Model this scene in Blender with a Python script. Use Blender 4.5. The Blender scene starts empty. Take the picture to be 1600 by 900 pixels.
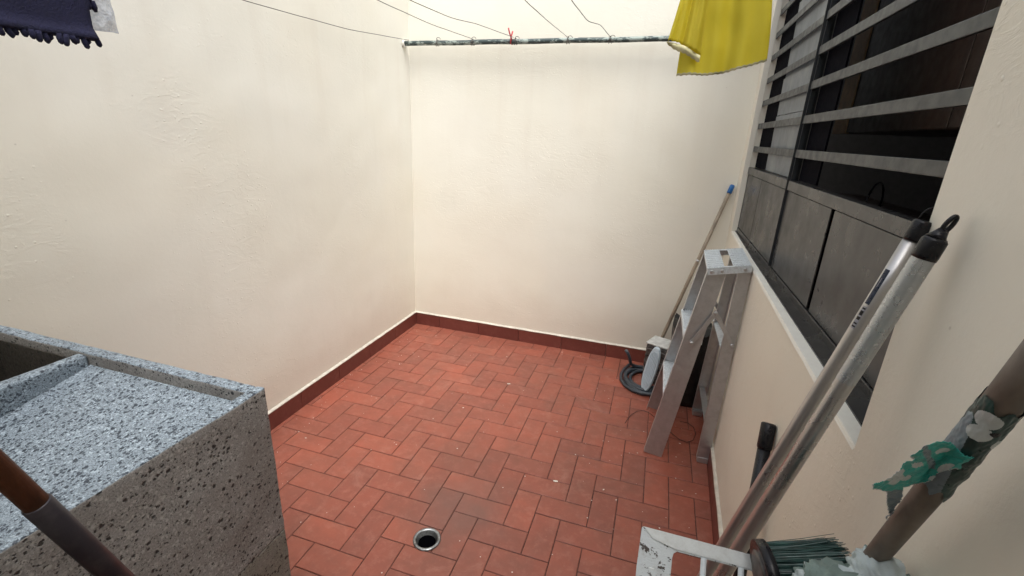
import bpy, bmesh, math, random
from mathutils import Vector, Matrix, noise
random.seed(7)
R = math.radians
S = bpy.context.scene
C = bpy.data.collections.new('yard'); S.collection.children.link(C)

# ---------------------------------------------------------------- camera, sky, sun, exposure
cam = bpy.data.objects.new('camera', bpy.data.cameras.new('camera')); C.objects.link(cam)
right = Vector((0.95287, 0.30018, 0.04392)).normalized()
down = Vector((0.13500, -0.28993, -0.94748)); down = (down - right * down.dot(right)).normalized()
fwd = right.cross(down).normalized()
m = Matrix((right, -down, -fwd)).transposed().to_4x4(); m.translation = (0, 0, 1.5)
cam.matrix_world = m
cam.data.sensor_width = 36; cam.data.lens = 726.4 / 1600 * 36
cam.data.clip_start = 0.02; cam.data.clip_end = 300
S.camera = cam
S.view_settings.view_transform = 'Standard'; S.view_settings.look = 'None'; S.view_settings.gamma = 1
S.view_settings.exposure = 1.16
SUN_EL, SUN_AZ = 64, 146      # azimuth of the sun in degrees from +Y clockwise: behind the camera, to the left
W = bpy.data.worlds.new('World'); S.world = W; W.use_nodes = True
nt = W.node_tree; nt.nodes.clear()
sky = nt.nodes.new('ShaderNodeTexSky'); sky.sky_type = 'NISHITA'; sky.sun_disc = False
sky.sun_elevation = R(SUN_EL); sky.sun_rotation = R(SUN_AZ); sky.air_density = 1.0; sky.dust_density = 5.0; sky.ozone_density = 0.6
bg = nt.nodes.new('ShaderNodeBackground'); bg.inputs[1].default_value = 0.15
wo = nt.nodes.new('ShaderNodeOutputWorld')
hs = nt.nodes.new('ShaderNodeHueSaturation'); hs.inputs['Saturation'].default_value = 0.25
nt.links.new(sky.outputs[0], hs.inputs['Color']); nt.links.new(hs.outputs[0], bg.inputs[0]); nt.links.new(bg.outputs[0], wo.inputs[0])
sl = bpy.data.lights.new('sun', 'SUN'); sl.energy = 0.5; sl.angle = R(40); sl.color = (1, .96, .90)
so = bpy.data.objects.new('sun', sl); C.objects.link(so)
a = R(SUN_AZ); e = R(SUN_EL)
sd = Vector((math.sin(a) * math.cos(e), math.cos(a) * math.cos(e), math.sin(e)))
so.rotation_euler = (-sd).to_track_quat('-Z', 'Y').to_euler(); so.location = (0, 0, 6)

# ---------------------------------------------------------------- helpers
def tag(o, label=None, cat=None, group=None, kind=None):
    if label: o['label'] = label
    if cat: o['category'] = cat
    if group: o['group'] = group
    if kind: o['kind'] = kind
    return o
def empty(name, loc, label, cat, group=None):
    o = bpy.data.objects.new(name, None); C.objects.link(o); o.location = loc; o.empty_display_size = .05
    bpy.context.view_layer.update()
    return tag(o, label, cat, group)
class MB:
    def __init__(s): s.v = []; s.f = []; s.mi = []; s.sm = []
    def add(s, vs, fs, mi=0, smooth=False):
        b = len(s.v); s.v += [tuple(v) for v in vs]
        for f in fs: s.f.append([i + b for i in f]); s.mi.append(mi); s.sm.append(smooth)
        return s
    def box(s, c, size, mat=None, bevel=0, mi=0, seg=2):
        bm = bmesh.new(); bmesh.ops.create_cube(bm, size=1)
        for v in bm.verts: v.co = Vector((v.co.x * size[0], v.co.y * size[1], v.co.z * size[2]))
        if bevel: bmesh.ops.bevel(bm, geom=bm.edges[:], offset=bevel, segments=seg, affect='EDGES', profile=.6)
        M = Matrix.Translation(c) @ (mat.to_4x4() if mat else Matrix())
        bm.verts.index_update()
        s.add([M @ v.co for v in bm.verts], [[v.index for v in f.verts] for f in bm.faces], mi, False)
        bm.free(); return s
    def between(s, a, b, w, h, up=(0, 0, 1), bevel=0, mi=0):
        a = Vector(a); b = Vector(b); z = (b - a); L = z.length; z.normalize()
        x = Vector(up).cross(z).normalized(); y = z.cross(x)
        return s.box((a + b) / 2, (w, h, L), Matrix((x, y, z)).transposed(), bevel, mi)
    def tube(s, pts, r, n=12, cap=True, mi=0, flat=1.0):
        pts = [Vector(p) for p in pts]; rs = r if isinstance(r, (list, tuple)) else [r] * len(pts)
        vs = []; ref = None
        for i, p in enumerate(pts):
            t = (pts[min(i + 1, len(pts) - 1)] - pts[max(i - 1, 0)])
            t = t.normalized() if t.length > 1e-9 else Vector((0, 0, 1))
            if ref is None: ref = Vector((0, 0, 1)) if abs(t.z) < .9 else Vector((0, 1, 0))
            x = (ref - t * ref.dot(t)).normalized(); ref = x; y = t.cross(x)
            vs += [p + (x * math.cos(2 * math.pi * k / n) + y * flat * math.sin(2 * math.pi * k / n)) * rs[i] for k in range(n)]
        fs = [[i * n + k, i * n + (k + 1) % n, (i + 1) * n + (k + 1) % n, (i + 1) * n + k] for i in range(len(pts) - 1) for k in range(n)]
        s.add(vs, fs, mi, True)
        if cap:
            b = len(s.v) - len(vs)
            s.f.append([b + k for k in range(n)][::-1]); s.mi.append(mi); s.sm.append(False)
            s.f.append([b + (len(pts) - 1) * n + k for k in range(n)]); s.mi.append(mi); s.sm.append(False)
        return s
    def prism(s, poly, z0, z1, ch=0, mi=0):
        n = len(poly); cx = sum(p[0] for p in poly) / n; cy = sum(p[1] for p in poly) / n
        top = []
        for x, y in poly:
            dx, dy = x - cx, y - cy
            top.append((x - math.copysign(min(ch, abs(dx)), dx), y - math.copysign(min(ch, abs(dy)), dy), z1))
        vs = [(x, y, z0) for x, y in poly] + [(x, y, z1 - ch * .7) for x, y in poly]
        fs = [[k, (k + 1) % n, n + (k + 1) % n, n + k] for k in range(n)] + [list(range(n))[::-1]]
        if ch:
            vs += top; fs += [[n + k, n + (k + 1) % n, 2 * n + (k + 1) % n, 2 * n + k] for k in range(n)] + [[2 * n + k for k in range(n)]]
        else: fs += [[n + k for k in range(n)]]
        return s.add(vs, fs, mi)
    def mesh(s, name, mats, origin=(0, 0, 0)):
        me = bpy.data.meshes.new(name); o = Vector(origin)
        me.from_pydata([Vector(v) - o for v in s.v], [], s.f)
        for mt in (mats if isinstance(mats, (list, tuple)) else [mats]): me.materials.append(mt)
        me.polygons.foreach_set('material_index', s.mi); me.polygons.foreach_set('use_smooth', s.sm)
        me.update(); return me
    def build(s, name, mats, parent=None, origin=None, fix=True):
        if origin is None: origin = parent.matrix_world.translation if parent else (0, 0, 0)
        me = s.mesh(name, mats, origin)
        if fix:
            bm = bmesh.new(); bm.from_mesh(me); bmesh.ops.recalc_face_normals(bm, faces=bm.faces[:]); bm.to_mesh(me); bm.free()
        o = bpy.data.objects.new(name, me); C.objects.link(o)
        if parent:
            o.parent = parent; o.location = Vector(origin) - parent.matrix_world.translation
        else: o.location = origin
        bpy.context.view_layer.update()
        return o

# ---------------------------------------------------------------- materials
class N:
    """tiny node-graph writer"""
    def __init__(s, name):
        s.m = bpy.data.materials.new(name); s.m.use_nodes = True; s.t = s.m.node_tree; s.t.nodes.clear()
        s.out = s.n('OutputMaterial'); s.p = s.n('BsdfPrincipled'); s.l(s.p.outputs[0], s.out.inputs[0])
        s.geo = s.n('NewGeometry'); s.pos = s.geo.outputs['Position']
    def n(s, k, **kw):
        x = s.t.nodes.new('ShaderNode' + k)
        for a_, v in kw.items(): setattr(x, a_, v)
        return x
    def l(s, a_, b): s.t.links.new(a_, b)
    def noise(s, scale, detail=4, rough=.6, vec=None, stretch=None, dist=0):
        x = s.n('TexNoise'); x.inputs['Scale'].default_value = scale; x.inputs['Detail'].default_value = detail
        x.inputs['Roughness'].default_value = rough; x.inputs['Distortion'].default_value = dist
        v = vec or s.pos
        if stretch:
            mp = s.n('Mapping'); mp.inputs['Scale'].default_value = stretch; s.l(v, mp.inputs[0]); v = mp.outputs[0]
        s.l(v, x.inputs['Vector']); return x.outputs[0]
    def vor(s, scale, feature='F1', stretch=None, out='Distance'):
        x = s.n('TexVoronoi', feature=feature); x.inputs['Scale'].default_value = scale
        v = s.pos
        if stretch:
            mp = s.n('Mapping'); mp.inputs['Scale'].default_value = stretch; s.l(v, mp.inputs[0]); v = mp.outputs[0]
        s.l(v, x.inputs['Vector']); return x.outputs[out]
    def ramp(s, v, stops):
        x = s.n('ValToRGB'); r_ = x.color_ramp
        while len(r_.elements) < len(stops): r_.elements.new(.5)
        for el, (p, c) in zip(r_.elements, stops):
            el.position = p; el.color = (c, c, c, 1) if isinstance(c, (int, float)) else (*c, 1)
        s.l(v, x.inputs[0]); return x.outputs[0]
    def mix(s, f, a_, b, mode='MIX'):
        x = s.n('Mix', data_type='RGBA', blend_type=mode)
        for sock, v in ((x.inputs[0], f), (x.inputs[6], a_), (x.inputs[7], b)):
            if isinstance(v, (int, float)): sock.default_value = v
            elif isinstance(v, tuple): sock.default_value = (*v, 1)
            else: s.l(v, sock)
        return x.outputs[2]
    def math(s, op, a_, b=0.0):
        x = s.n('Math', operation=op)
        for sock, v in ((x.inputs[0], a_), (x.inputs[1], b)):
            if isinstance(v, (int, float)): sock.default_value = v
            else: s.l(v, sock)
        return x.outputs[0]
    def rand(s): return s.n('ObjectInfo').outputs['Random']
    def col(s, c): 
        if isinstance(c, tuple): s.p.inputs['Base Color'].default_value = (*c, 1)
        else: s.l(c, s.p.inputs['Base Color'])
    def rough(s, v):
        if isinstance(v, (int, float)): s.p.inputs['Roughness'].default_value = v
        else: s.l(v, s.p.inputs['Roughness'])
    def bump(s, h, dist=.001, strength=1.0):
        b = s.n('Bump'); b.inputs['Distance'].default_value = dist; b.inputs['Strength'].default_value = strength
        s.l(h, b.inputs['Height']); s.l(b.outputs[0], s.p.inputs['Normal'])

def plaster(name, base, warm, lumps=1.0):
    k = N(name)
    big = k.noise(1.1, 3, .5); mid = k.noise(5, 5, .6); fine = k.noise(60, 6, .7)
    streak = k.noise(3.2, 5, .6, stretch=(3.5, 3.5, .35))
    c = k.mix(k.ramp(big, [(.3, 0.0), (.75, 1.0)]), base, warm)
    c = k.mix(k.math('MULTIPLY', k.ramp(mid, [(.35, 1.0), (.62, 0.0)]), .09), c, tuple(x * .82 for x in warm))
    c = k.mix(k.math('MULTIPLY', k.ramp(streak, [(.58, 0.0), (.82, 1.0)]), .09), c, (.46, .40, .32))
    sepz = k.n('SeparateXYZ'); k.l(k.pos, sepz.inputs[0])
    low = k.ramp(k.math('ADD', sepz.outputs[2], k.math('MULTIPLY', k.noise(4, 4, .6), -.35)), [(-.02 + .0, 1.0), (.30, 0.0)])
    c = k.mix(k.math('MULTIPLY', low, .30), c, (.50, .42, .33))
    run = k.math('MULTIPLY', k.ramp(k.noise(5, 4, .6, stretch=(1.6, 1.6, .10)), [(.50, 0.0), (.66, 1.0)]), k.ramp(k.math('MULTIPLY', sepz.outputs[2], .45), [(.45, 0.0), (.86, 1.0), (.915, 1.0), (.93, .1)]))
    c = k.mix(k.math('MULTIPLY', run, .09), c, (.50, .40, .30))
    patch_ = k.ramp(k.noise(.9, 2, .5), [(.52, 0.0), (.60, 1.0)])
    c = k.mix(k.math('MULTIPLY', patch_, .14), c, (.80, .73, .58))
    dots = k.ramp(k.vor(9, stretch=(1, 1, 1)), [(.012, 1.0), (.03, 0.0)])
    c = k.mix(k.math('MULTIPLY', dots, .35), c, (.30, .27, .23))
    k.col(c); k.rough(k.ramp(fine, [(.3, .42), (.7, .62)]))
    # trowel ridges, pimples and soft undulation of hand-laid plaster
    rid = k.ramp(k.noise(9, 6, .62, stretch=(1, 1, 2.2), dist=1.2), [(.42, 0.0), (.50, 1.0), (.58, 0.35)])
    msk = k.ramp(k.noise(2.3, 3, .5), [(.42, 0.0), (.62, 1.0)])
    pim = k.ramp(k.vor(38), [(.05, 1.0), (.16, 0.0)])
    h = k.math('ADD', k.math('MULTIPLY', k.math('MULTIPLY', rid, msk), .17 * lumps), k.math('MULTIPLY', fine, .22))
    h = k.math('ADD', h, k.math('MULTIPLY', k.noise(2.2, 2, .5), 2.6))
    h = k.math('ADD', h, k.math('MULTIPLY', k.math('MULTIPLY', pim, msk), .5 * lumps))
    h = k.math('ADD', h, k.math('MULTIPLY', k.noise(18, 4, .6), .30))
    k.bump(h, .0028, .7)
    return k.m
def simple(name, c, rough=.5, metal=0, var=.15, scale=30, bump=0, spec=None, dirt=None, stretch=None):
    k = N(name); n1 = k.noise(scale, 5, .6, stretch=stretch)
    d = dirt or tuple(x * (1 - var * 2) for x in c)
    k.col(k.mix(k.ramp(n1, [(.35, 1.0), (.65, 0.0)]) if var else 0.0, c, d) if var else c)
    k.rough(k.ramp(k.noise(scale * 2.3, 4, .6), [(.3, max(.03, rough - .1)), (.7, min(1, rough + .12))]))
    k.p.inputs['Metallic'].default_value = metal
    if bump: k.bump(n1, bump, 1)
    if spec is not None: k.p.inputs['Specular IOR Level'].default_value = spec
    return k.m
M = {}
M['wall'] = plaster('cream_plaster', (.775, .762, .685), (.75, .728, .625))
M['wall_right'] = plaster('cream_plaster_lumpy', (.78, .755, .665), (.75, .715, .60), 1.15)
M['white'] = simple('white_paint', (.80, .79, .72), .5, var=.03, scale=40, bump=.0006)
M['bead'] = simple('cream_bead', (.62, .58, .50), .6, var=.12, scale=30, bump=.001)
k = N('floor_tile')                                        # fired clay, sealed; tone varies tile by tile
rnd = k.rand()
c = k.mix(rnd, (.298, .080, .048), (.220, .062, .040))
c = k.mix(k.math('MULTIPLY', k.ramp(k.noise(7, 5, .65), [(.4, 0.0), (.7, 1.0)]), .55), c, (.15, .055, .038))
c = k.mix(k.math('MULTIPLY', k.ramp(k.noise(24, 6, .7), [(.5, 0.0), (.75, 1.0)]), .4), c, (.40, .17, .125))
c = k.mix(k.math('MULTIPLY', k.ramp(k.noise(2.1, 3, .6), [(.45, 0.0), (.7, 1.0)]), .35), c, (.14, .065, .045))
vd = k.n('VectorMath', operation='DISTANCE'); k.l(k.pos, vd.inputs[0]); vd.inputs[1].default_value = (-.60, 1.43, 0)
st_ = k.ramp(k.math('ADD', vd.outputs['Value'], k.math('MULTIPLY', k.noise(9, 4, .6), .22)), [(.16, 1.0), (.36, 0.0)])
c = k.mix(k.math('MULTIPLY', st_, .55), c, (.125, .075, .062))
pale = k.ramp(k.noise(5.5, 6, .75, dist=1.0), [(.56, 0.0), (.68, 1.0)])
c = k.mix(k.math('MULTIPLY', pale, .22), c, (.42, .22, .17))
sp = k.ramp(k.vor(34), [(.018, 1.0), (.04, 0.0)])
c = k.mix(k.math('MULTIPLY', sp, .5), c, (.6, .45, .38))
k.col(c); k.rough(k.ramp(k.noise(13, 5, .6), [(.3, .36), (.7, .60)]))
k.bump(k.math('ADD', k.noise(90, 4, .6), k.math('MULTIPLY', k.noise(14, 3, .5), 2.0)), .0006, .8)
M['tile'] = k.m
M['joint'] = simple('tile_joint', (.110, .042, .032), .8, var=.3, scale=60, bump=.001)
k = N('skirting_tile'); c = k.mix(k.rand(), (.115, .030, .023), (.150, .040, .030))
c = k.mix(k.math('MULTIPLY', k.ramp(k.noise(30, 5, .7), [(.5, 0.0), (.8, 1.0)]), .4), c, (.26, .10, .08))
k.col(c); k.rough(.38); k.bump(k.noise(60, 4, .6), .0006, .6); M['skirt'] = k.m
def terrazzo(name, base, dark, light, chip=1.0, grime=None, ramp=.34, sc=150):
    k = N(name)
    wn = k.n('TexNoise'); wn.inputs['Scale'].default_value = sc * 1.3; wn.inputs['Detail'].default_value = 3; k.l(k.pos, wn.inputs['Vector'])
    vm = k.n('VectorMath', operation='MULTIPLY_ADD'); k.l(wn.outputs['Color'], vm.inputs[0]); vm.inputs[1].default_value = (.9 / sc,) * 3; k.l(k.pos, vm.inputs[2])
    def chips(scale, thr, size):
        v = k.n('TexVoronoi'); v.inputs['Scale'].default_value = scale; k.l(vm.outputs[0], v.inputs['Vector'])
        sep = k.n('SeparateColor'); k.l(v.outputs['Color'], sep.inputs[0])
        ins = k.ramp(v.outputs['Distance'], [(size - .05, 1.0), (size + .05, 0.0)])
        return k.math('MULTIPLY', ins, k.ramp(sep.outputs[0], [(thr - .02, 1.0), (thr, 0.0)])), k.math('MULTIPLY', ins, k.ramp(sep.outputs[1], [(.60, 0.0), (.63, 1.0)]))
    d1, l1 = chips(sc, ramp, .40); d2, l2 = chips(sc * .55, ramp * .55, .34); d3, l3 = chips(sc * 2.2, ramp, .42)
    c = k.mix(k.math('MULTIPLY', k.ramp(k.noise(11, 5, .6), [(.35, 0.0), (.7, 1.0)]), .6), base, tuple(x * .72 for x in base))
    c = k.mix(k.math('MULTIPLY', k.ramp(k.noise(sc * 2.4, 4, .7), [(.44, 0.0), (.62, 1.0)]), .7 * chip), c, light)
    c = k.mix(k.math('MULTIPLY', l1, .8 * chip), c, light); c = k.mix(k.math('MULTIPLY', l2, .6 * chip), c, light)
    if grime: c = k.mix(k.math('MULTIPLY', k.ramp(k.noise(4.5, 5, .65), [(.42, 0.0), (.66, 1.0)]), .55), c, grime)
    c = k.mix(k.math('MULTIPLY', d3, .6), c, dark)
    c = k.mix(k.math('MULTIPLY', d1, .92), c, dark); c = k.mix(k.math('MULTIPLY', d2, .95), c, dark)
    k.col(c); k.rough(k.ramp(k.noise(120, 4, .6), [(.3, .38), (.7, .7)]))
    k.bump(k.math('ADD', k.math('MULTIPLY', k.math('ADD', d1, d2), -1.0), k.math('MULTIPLY', k.noise(260, 4, .6), .6)), .0014, .9)
    return k.m
M['terr_top'] = terrazzo('washed_terrazzo_sky_tint', (.17, .21, .245), (.038, .050, .068), (.42, .50, .57), .9, None, .50, 150)  # washed top; bluish sky reflection is mixed into its base colour
M['terr_side'] = terrazzo('grimy_terrazzo', (.222, .216, .208), (.016, .016, .016), (.43, .42, .40), .75, (.140, .120, .108), .25, 135)
M['terr_dark'] = terrazzo('dark_terrazzo', (.045, .038, .030), (.01, .01, .01), (.07, .065, .06), .5, (.02, .02, .012), .3, 120)  # darker, browner terrazzo for the inside of the deep basin
M['moss'] = terrazzo('mossy_terrazzo', (.20, .187, .17), (.014, .014, .012), (.32, .31, .27), .5, (.075, .085, .035), .25, 135)
def metal(name, c, rough, dirt, amount=.5, sc=25, met=1.0, stretch=None, bump=.0004):
    k = N(name)
    c2 = k.mix(k.math('MULTIPLY', k.ramp(k.noise(sc, 6, .68, stretch=stretch), [(.45, 0.0), (.68, 1.0)]), amount), c, dirt)
    k.col(c2); k.p.inputs['Metallic'].default_value = met
    k.rough(k.ramp(k.noise(sc * 2, 4, .6), [(.3, rough - .08), (.7, rough + .14)]))
    if bump: k.bump(k.noise(sc * 4, 4, .6), bump, .6)
    return k.m
M['alu'] = metal('dull_aluminium', (.50, .51, .52), .36, (.36, .36, .36), .5, 25, .75, None, .0002)
M['alu_bright'] = metal('scuffed_aluminium', (.66, .72, .76), .40, (.36, .38, .40), .6, 60, .35)
M['pole_metal'] = metal('chromed_tube', (.46, .45, .445), .30, (.40, .385, .38), .2, 5, .9, None, 0)
M['pole_film'] = metal('tube_in_plastic_film', (.44, .46, .475), .28, (.36, .38, .40), .5, 40, .75, None, .0004)
M['win_metal'] = metal('grey_painted_steel', (.032, .032, .033), .30, (.028, .028, .029), .5, 4, .15, None, 0)
M['bar_metal'] = metal('grey_painted_bar', (.028, .033, .037), .40, (.022, .026, .029), .4, 14, .1, None, .0001)
M['black'] = simple('black_plastic', (.007, .007, .010), .30, var=.2, scale=50, spec=.3)
M['black_soft'] = simple('black_cover', (.014, .013, .013), .6, var=.3, scale=14, bump=.004)
M['void'] = simple('painted_dark', (.004, .004, .007), .95, var=.1, spec=.05)  # near-black that stands for unlit depth
M['pane'] = simple('reflection_grey_louvre', (.150, .172, .190), .42, var=.10, scale=4, stretch=(1, 6, .6))  # flat grey stands for the wall mirrored in the louvre glass
M['beige'] = simple('beige_edge_board', (.62, .43, .26), .6, var=.1)
M['brown'] = simple('brown_board', (.040, .022, .015), .4, var=.25, scale=12, stretch=(6, 6, .6))
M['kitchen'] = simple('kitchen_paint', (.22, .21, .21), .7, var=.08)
M['wire'] = simple('galvanised_wire', (.16, .15, .14), .5, .3, var=.2)
M['red'] = simple('red_string', (.45, .04, .05), .7, var=.1)
M['blue'] = simple('blue_plastic', (.01, .12, .38), .35, var=.1)
M['stick'] = simple('worn_stick', (.33, .27, .20), .5, var=.2, scale=30, stretch=(1, 1, .3))
M['wood'] = simple('varnished_wood', (.17, .068, .030), .5, var=.28, scale=26, stretch=(2.5, 2.5, .35), bump=.001)
M['socket'] = metal('dark_socket', (.028, .024, .032), .42, (.09, .075, .08), .5, 30, .3)
M['hose'] = simple('grey_hose', (.038, .048, .060), .42, var=.15, scale=25)
M['plate'] = simple('pale_blue_plastic', (.46, .55, .61), .42, var=.06, scale=20)
M['grubby_white'] = simple('grubby_white_plastic', (.62, .63, .61), .45, var=.15, scale=30)
M['appl'] = simple('dark_grubby_plastic', (.030, .028, .028), .5, var=.35, scale=30, dirt=(.13, .12, .11))
M['bark'] = simple('brown_tube', (.17, .14, .115), .5, var=.2, scale=22, stretch=(1, 1, .4), bump=.001)
M['bristle'] = simple('dark_green_bristle', (.040, .100, .092), .4, var=.3, scale=40)
M['rag'] = simple('grey_green_rag', (.17, .235, .215), .65, var=.2, scale=14, bump=.003)
M['rag_light'] = simple('pale_rag', (.46, .53, .54), .6, var=.15, scale=14, bump=.003)
M['teal'] = simple('teal_film', (.04, .40, .36), .32, var=.25, scale=22, bump=.004, dirt=(.04, .36, .31))
M['film_white'] = simple('white_print', (.55, .60, .60), .35, var=.1, scale=20, bump=.003)
M['film_grey'] = simple('frosted_and_glint_film', (.22, .29, .33), .35, var=.2, scale=12, bump=.003)
M['cream_rim'] = simple('cream_hem', (.66, .62, .36), .7, var=.1)
k = N('yellow_cloth'); cl = k.mix(k.noise(10, 4, .6), (.82, .74, .09), (.77, .68, .07)); k.col(cl); k.rough(.7)
k.bump(k.noise(500, 2, .5), .0004, .6)
tr = k.n('BsdfTranslucent'); k.l(cl, tr.inputs[0]); mx = k.n('MixShader'); mx.inputs[0].default_value = .55
k.l(k.p.outputs[0], mx.inputs[1]); k.l(tr.outputs[0], mx.inputs[2]); k.l(mx.outputs[0], k.out.inputs[0]); M['yellow'] = k.m
k = N('navy_chenille'); k.col(k.mix(k.noise(140, 3, .6), (.003, .003, .020), (.008, .009, .050))); k.rough(.9); k.bump(k.noise(260, 4, .7), .003, 1)
M['navy'] = k.m
k = N('clear_film'); k.col(k.mix(k.ramp(k.noise(45, 5, .7), [(.4, 0.0), (.65, 1.0)]), (.28, .33, .42), (.62, .68, .78))); k.rough(.22); k.bump(k.noise(60, 5, .7), .008, 1)
k.p.inputs['Alpha'].default_value = .72; M['film'] = k.m
k = N('splattered_white_enamel')
sp = k.ramp(k.noise(70, 5, .75), [(.57, 0.0), (.60, 1.0)]); ru = k.ramp(k.noise(30, 5, .7), [(.55, 0.0), (.7, 1.0)])
c = k.mix(k.math('MULTIPLY', ru, .5), (.52, .56, .58), (.30, .29, .27)); c = k.mix(sp, c, (.05, .04, .035)); k.col(c); k.rough(.42)
k.bump(k.noise(70, 5, .7), .0015, .8); M['enamel'] = k.m
M['enamel_clean'] = metal('white_enamel', (.60, .63, .63), .4, (.38, .38, .36), .45, 60, 0)
M['steel'] = metal('drain_steel', (.34, .36, .37), .38, (.10, .09, .08), .85, 70)
k = N('chipped_green_pipe')
c = k.mix(k.ramp(k.noise(30, 5, .7, stretch=(.5, 1, 1)), [(.5, 0.0), (.56, 1.0)]), (.035, .055, .055), (.28, .33, .30))
c = k.mix(k.ramp(k.noise(14, 5, .7), [(.66, 0.0), (.72, 1.0)]), c, (.62, .62, .55)); k.col(c); k.rough(.5); k.bump(k.noise(60, 4, .7), .001, 1); M['pipe'] = k.m
M['fleck'] = simple('pale_fleck', (.70, .66, .60), .6, var=.1)
M['sticker_blue'] = simple('blue_label_print', (.010, .022, .055), .3, var=.2, scale=90)
M['sticker_white'] = simple('white_label_print', (.28, .28, .31), .3, var=.05)
M['concrete'] = simple('rough_concrete', (.30, .28, .26), .85, var=.15, scale=8, bump=.003)
M['cardboard'] = simple('torn_cardboard', (.28, .20, .13), .8, var=.2)

# ---------------------------------------------------------------- dimensions
XL, YB, U = -1.737, 3.122, .107
X0, Y0 = .0131, 1.4148
YF = -.95                                      # wall behind the camera
HT = 2.62
def xw(y): return .4052 + .0269 * (y - 1.5)     # the window wall runs slightly askew

# ---------------------------------------------------------------- ground and floor tiles
DR = Vector((-.668, 1.248, 0))
def cut(o, loc, r, h=.2):
    cb = MB().tube([(loc[0], loc[1], -h), (loc[0], loc[1], h)], r, 32).build('cutter', M['joint'])
    md = o.modifiers.new('b', 'BOOLEAN'); md.object = cb; md.operation = 'DIFFERENCE'; md.solver = 'EXACT'
    bpy.context.view_layer.update()
    me = bpy.data.meshes.new_from_object(o.evaluated_get(bpy.context.evaluated_depsgraph_get()))
    o.modifiers.clear(); o.data = me; bpy.data.objects.remove(cb)
g = MB().box((0, 0, -.36), (120, 120, .2)).build('ground', M['concrete']); tag(g, kind='structure')
fl = MB().prism([(XL - .1, YF - .05), (xw(YF) + .1, YF - .05), (xw(YB) + .1, YB + .1), (XL - .1, YB + .1)], -.10, -.0035).build('floor', M['joint'])
tag(fl, kind='structure'); cut(fl, DR, .041)
def clip(poly, a_, b, c):      # keep a*x+b*y<=c
    out = []
    for i in range(len(poly)):
        p, q = poly[i], poly[(i + 1) % len(poly)]
        dp = a_ * p[0] + b * p[1] - c; dq = a_ * q[0] + b * q[1] - c
        if dp <= 0: out.append(p)
        if dp * dq < 0:
            t = dp / (dp - dq); out.append((p[0] + (q[0] - p[0]) * t, p[1] + (q[1] - p[1]) * t))
    return out
SK = .012
J = .0019                      # half a joint
def full(w, h): return MB().prism([(-w / 2, -h / 2), (w / 2, -h / 2), (w / 2, h / 2), (-w / 2, h / 2)], -.012, 0, .0016).mesh('tile', M['tile'])
TM = {0: full(2 * U - 2 * J, U - 2 * J), 1: full(U - 2 * J, 2 * U - 2 * J)}
slope = .0269
def room_clip(poly):
    poly = clip(poly, -1, 0, -(XL + SK + .001)); poly = clip(poly, 0, 1, YB - SK - .001)
    if poly: poly = clip(poly, 1, -slope, .4052 - slope * 1.5 - SK - .001)
    return poly
ntile = 0
for i in range(-20, 6):
    for j in range(-19, 18):
        d = (i + j) % 4
        if d == 2: w, h, kk = 2, 1, 0
        elif d == 0: w, h, kk = 1, 2, 1
        else: continue
        x0, y0 = X0 + i * U, Y0 + j * U; x1, y1 = x0 + w * U, y0 + h * U
        if y1 < -.55 or (x1 < -.75 and y1 < .35): continue
        if x1 < -.9 and y1 < .60: continue
        p = [(x0 + J, y0 + J), (x1 - J, y0 + J), (x1 - J, y1 - J), (x0 + J, y1 - J)]
        q = room_clip(p)
        if len(q) < 3: continue
        ar = abs(sum(q[t][0] * q[(t + 1) % len(q)][1] - q[(t + 1) % len(q)][0] * q[t][1] for t in range(len(q)))) / 2
        if ar < .0004: continue
        cx, cy = (x0 + x1) / 2, (y0 + y1) / 2
        if q == p and not (abs(cx - DR.x) < .14 and abs(cy - DR.y) < .14):
            o = bpy.data.objects.new('tile', TM[kk]); C.objects.link(o)
            o.location = (cx, cy, random.uniform(-.0004, .0004))
            o.rotation_euler = (random.uniform(-.004, .004), random.uniform(-.004, .004), random.uniform(-.006, .006))
            o.parent = fl
        else:
            o = MB().prism(q, -.012, 0, .0016).build('tile', M['tile'], fl, origin=(cx, cy, 0))
            if (abs(cx - DR.x) < .16 and abs(cy - DR.y) < .16): cut(o, Vector(), .001) if False else None
            if (abs(cx - DR.x) < .16 and abs(cy - DR.y) < .16):
                cb = MB().tube([(DR.x, DR.y, -.1), (DR.x, DR.y, .1)], .0445, 32).build('cutter', M['joint'])
                md = o.modifiers.new('b', 'BOOLEAN'); md.object = cb; md.solver = 'EXACT'; bpy.context.view_layer.update()
                me = bpy.data.meshes.new_from_object(o.evaluated_get(bpy.context.evaluated_depsgraph_get()))
                o.modifiers.clear(); o.data = me; bpy.data.objects.remove(cb)
        ntile += 1
print('tiles', ntile)

# drain: raised rim, funnel, dark pipe
dr = empty('floor_drain', DR, 'round open drain hole with a worn steel rim in the red floor', 'drain')
n = 40; prof = [(.0535, .0005), (.053, .004), (.049, .0065), (.0435, .006), (.040, .0015), (.036, -.010), (.0335, -.014)]
mb = MB(); vs = [(DR.x + r * math.cos(t * 2 * math.pi / n) * (1 + .01 * math.sin(t * 3.1)), DR.y + r * math.sin(t * 2 * math.pi / n), z) for r, z in prof for t in range(n)]
mb.add(vs, [[i * n + t, i * n + (t + 1) % n, (i + 1) * n + (t + 1) % n, (i + 1) * n + t] for i in range(len(prof) - 1) for t in range(n)], 0, True)
mb.build('rim', M['steel'], dr)
mb = MB(); prof2 = [(.0334, -.013), (.032, -.05), (.031, -.14), (.001, -.145)]
vs = [(DR.x + r * math.cos(t * 2 * math.pi / n), DR.y + r * math.sin(t * 2 * math.pi / n), z) for r, z in prof2 for t in range(n)]
mb.add(vs, [[i * n + t, i * n + (t + 1) % n, (i + 1) * n + (t + 1) % n, (i + 1) * n + t] for i in range(len(prof2) - 1) for t in range(n)], 0, True)
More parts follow.
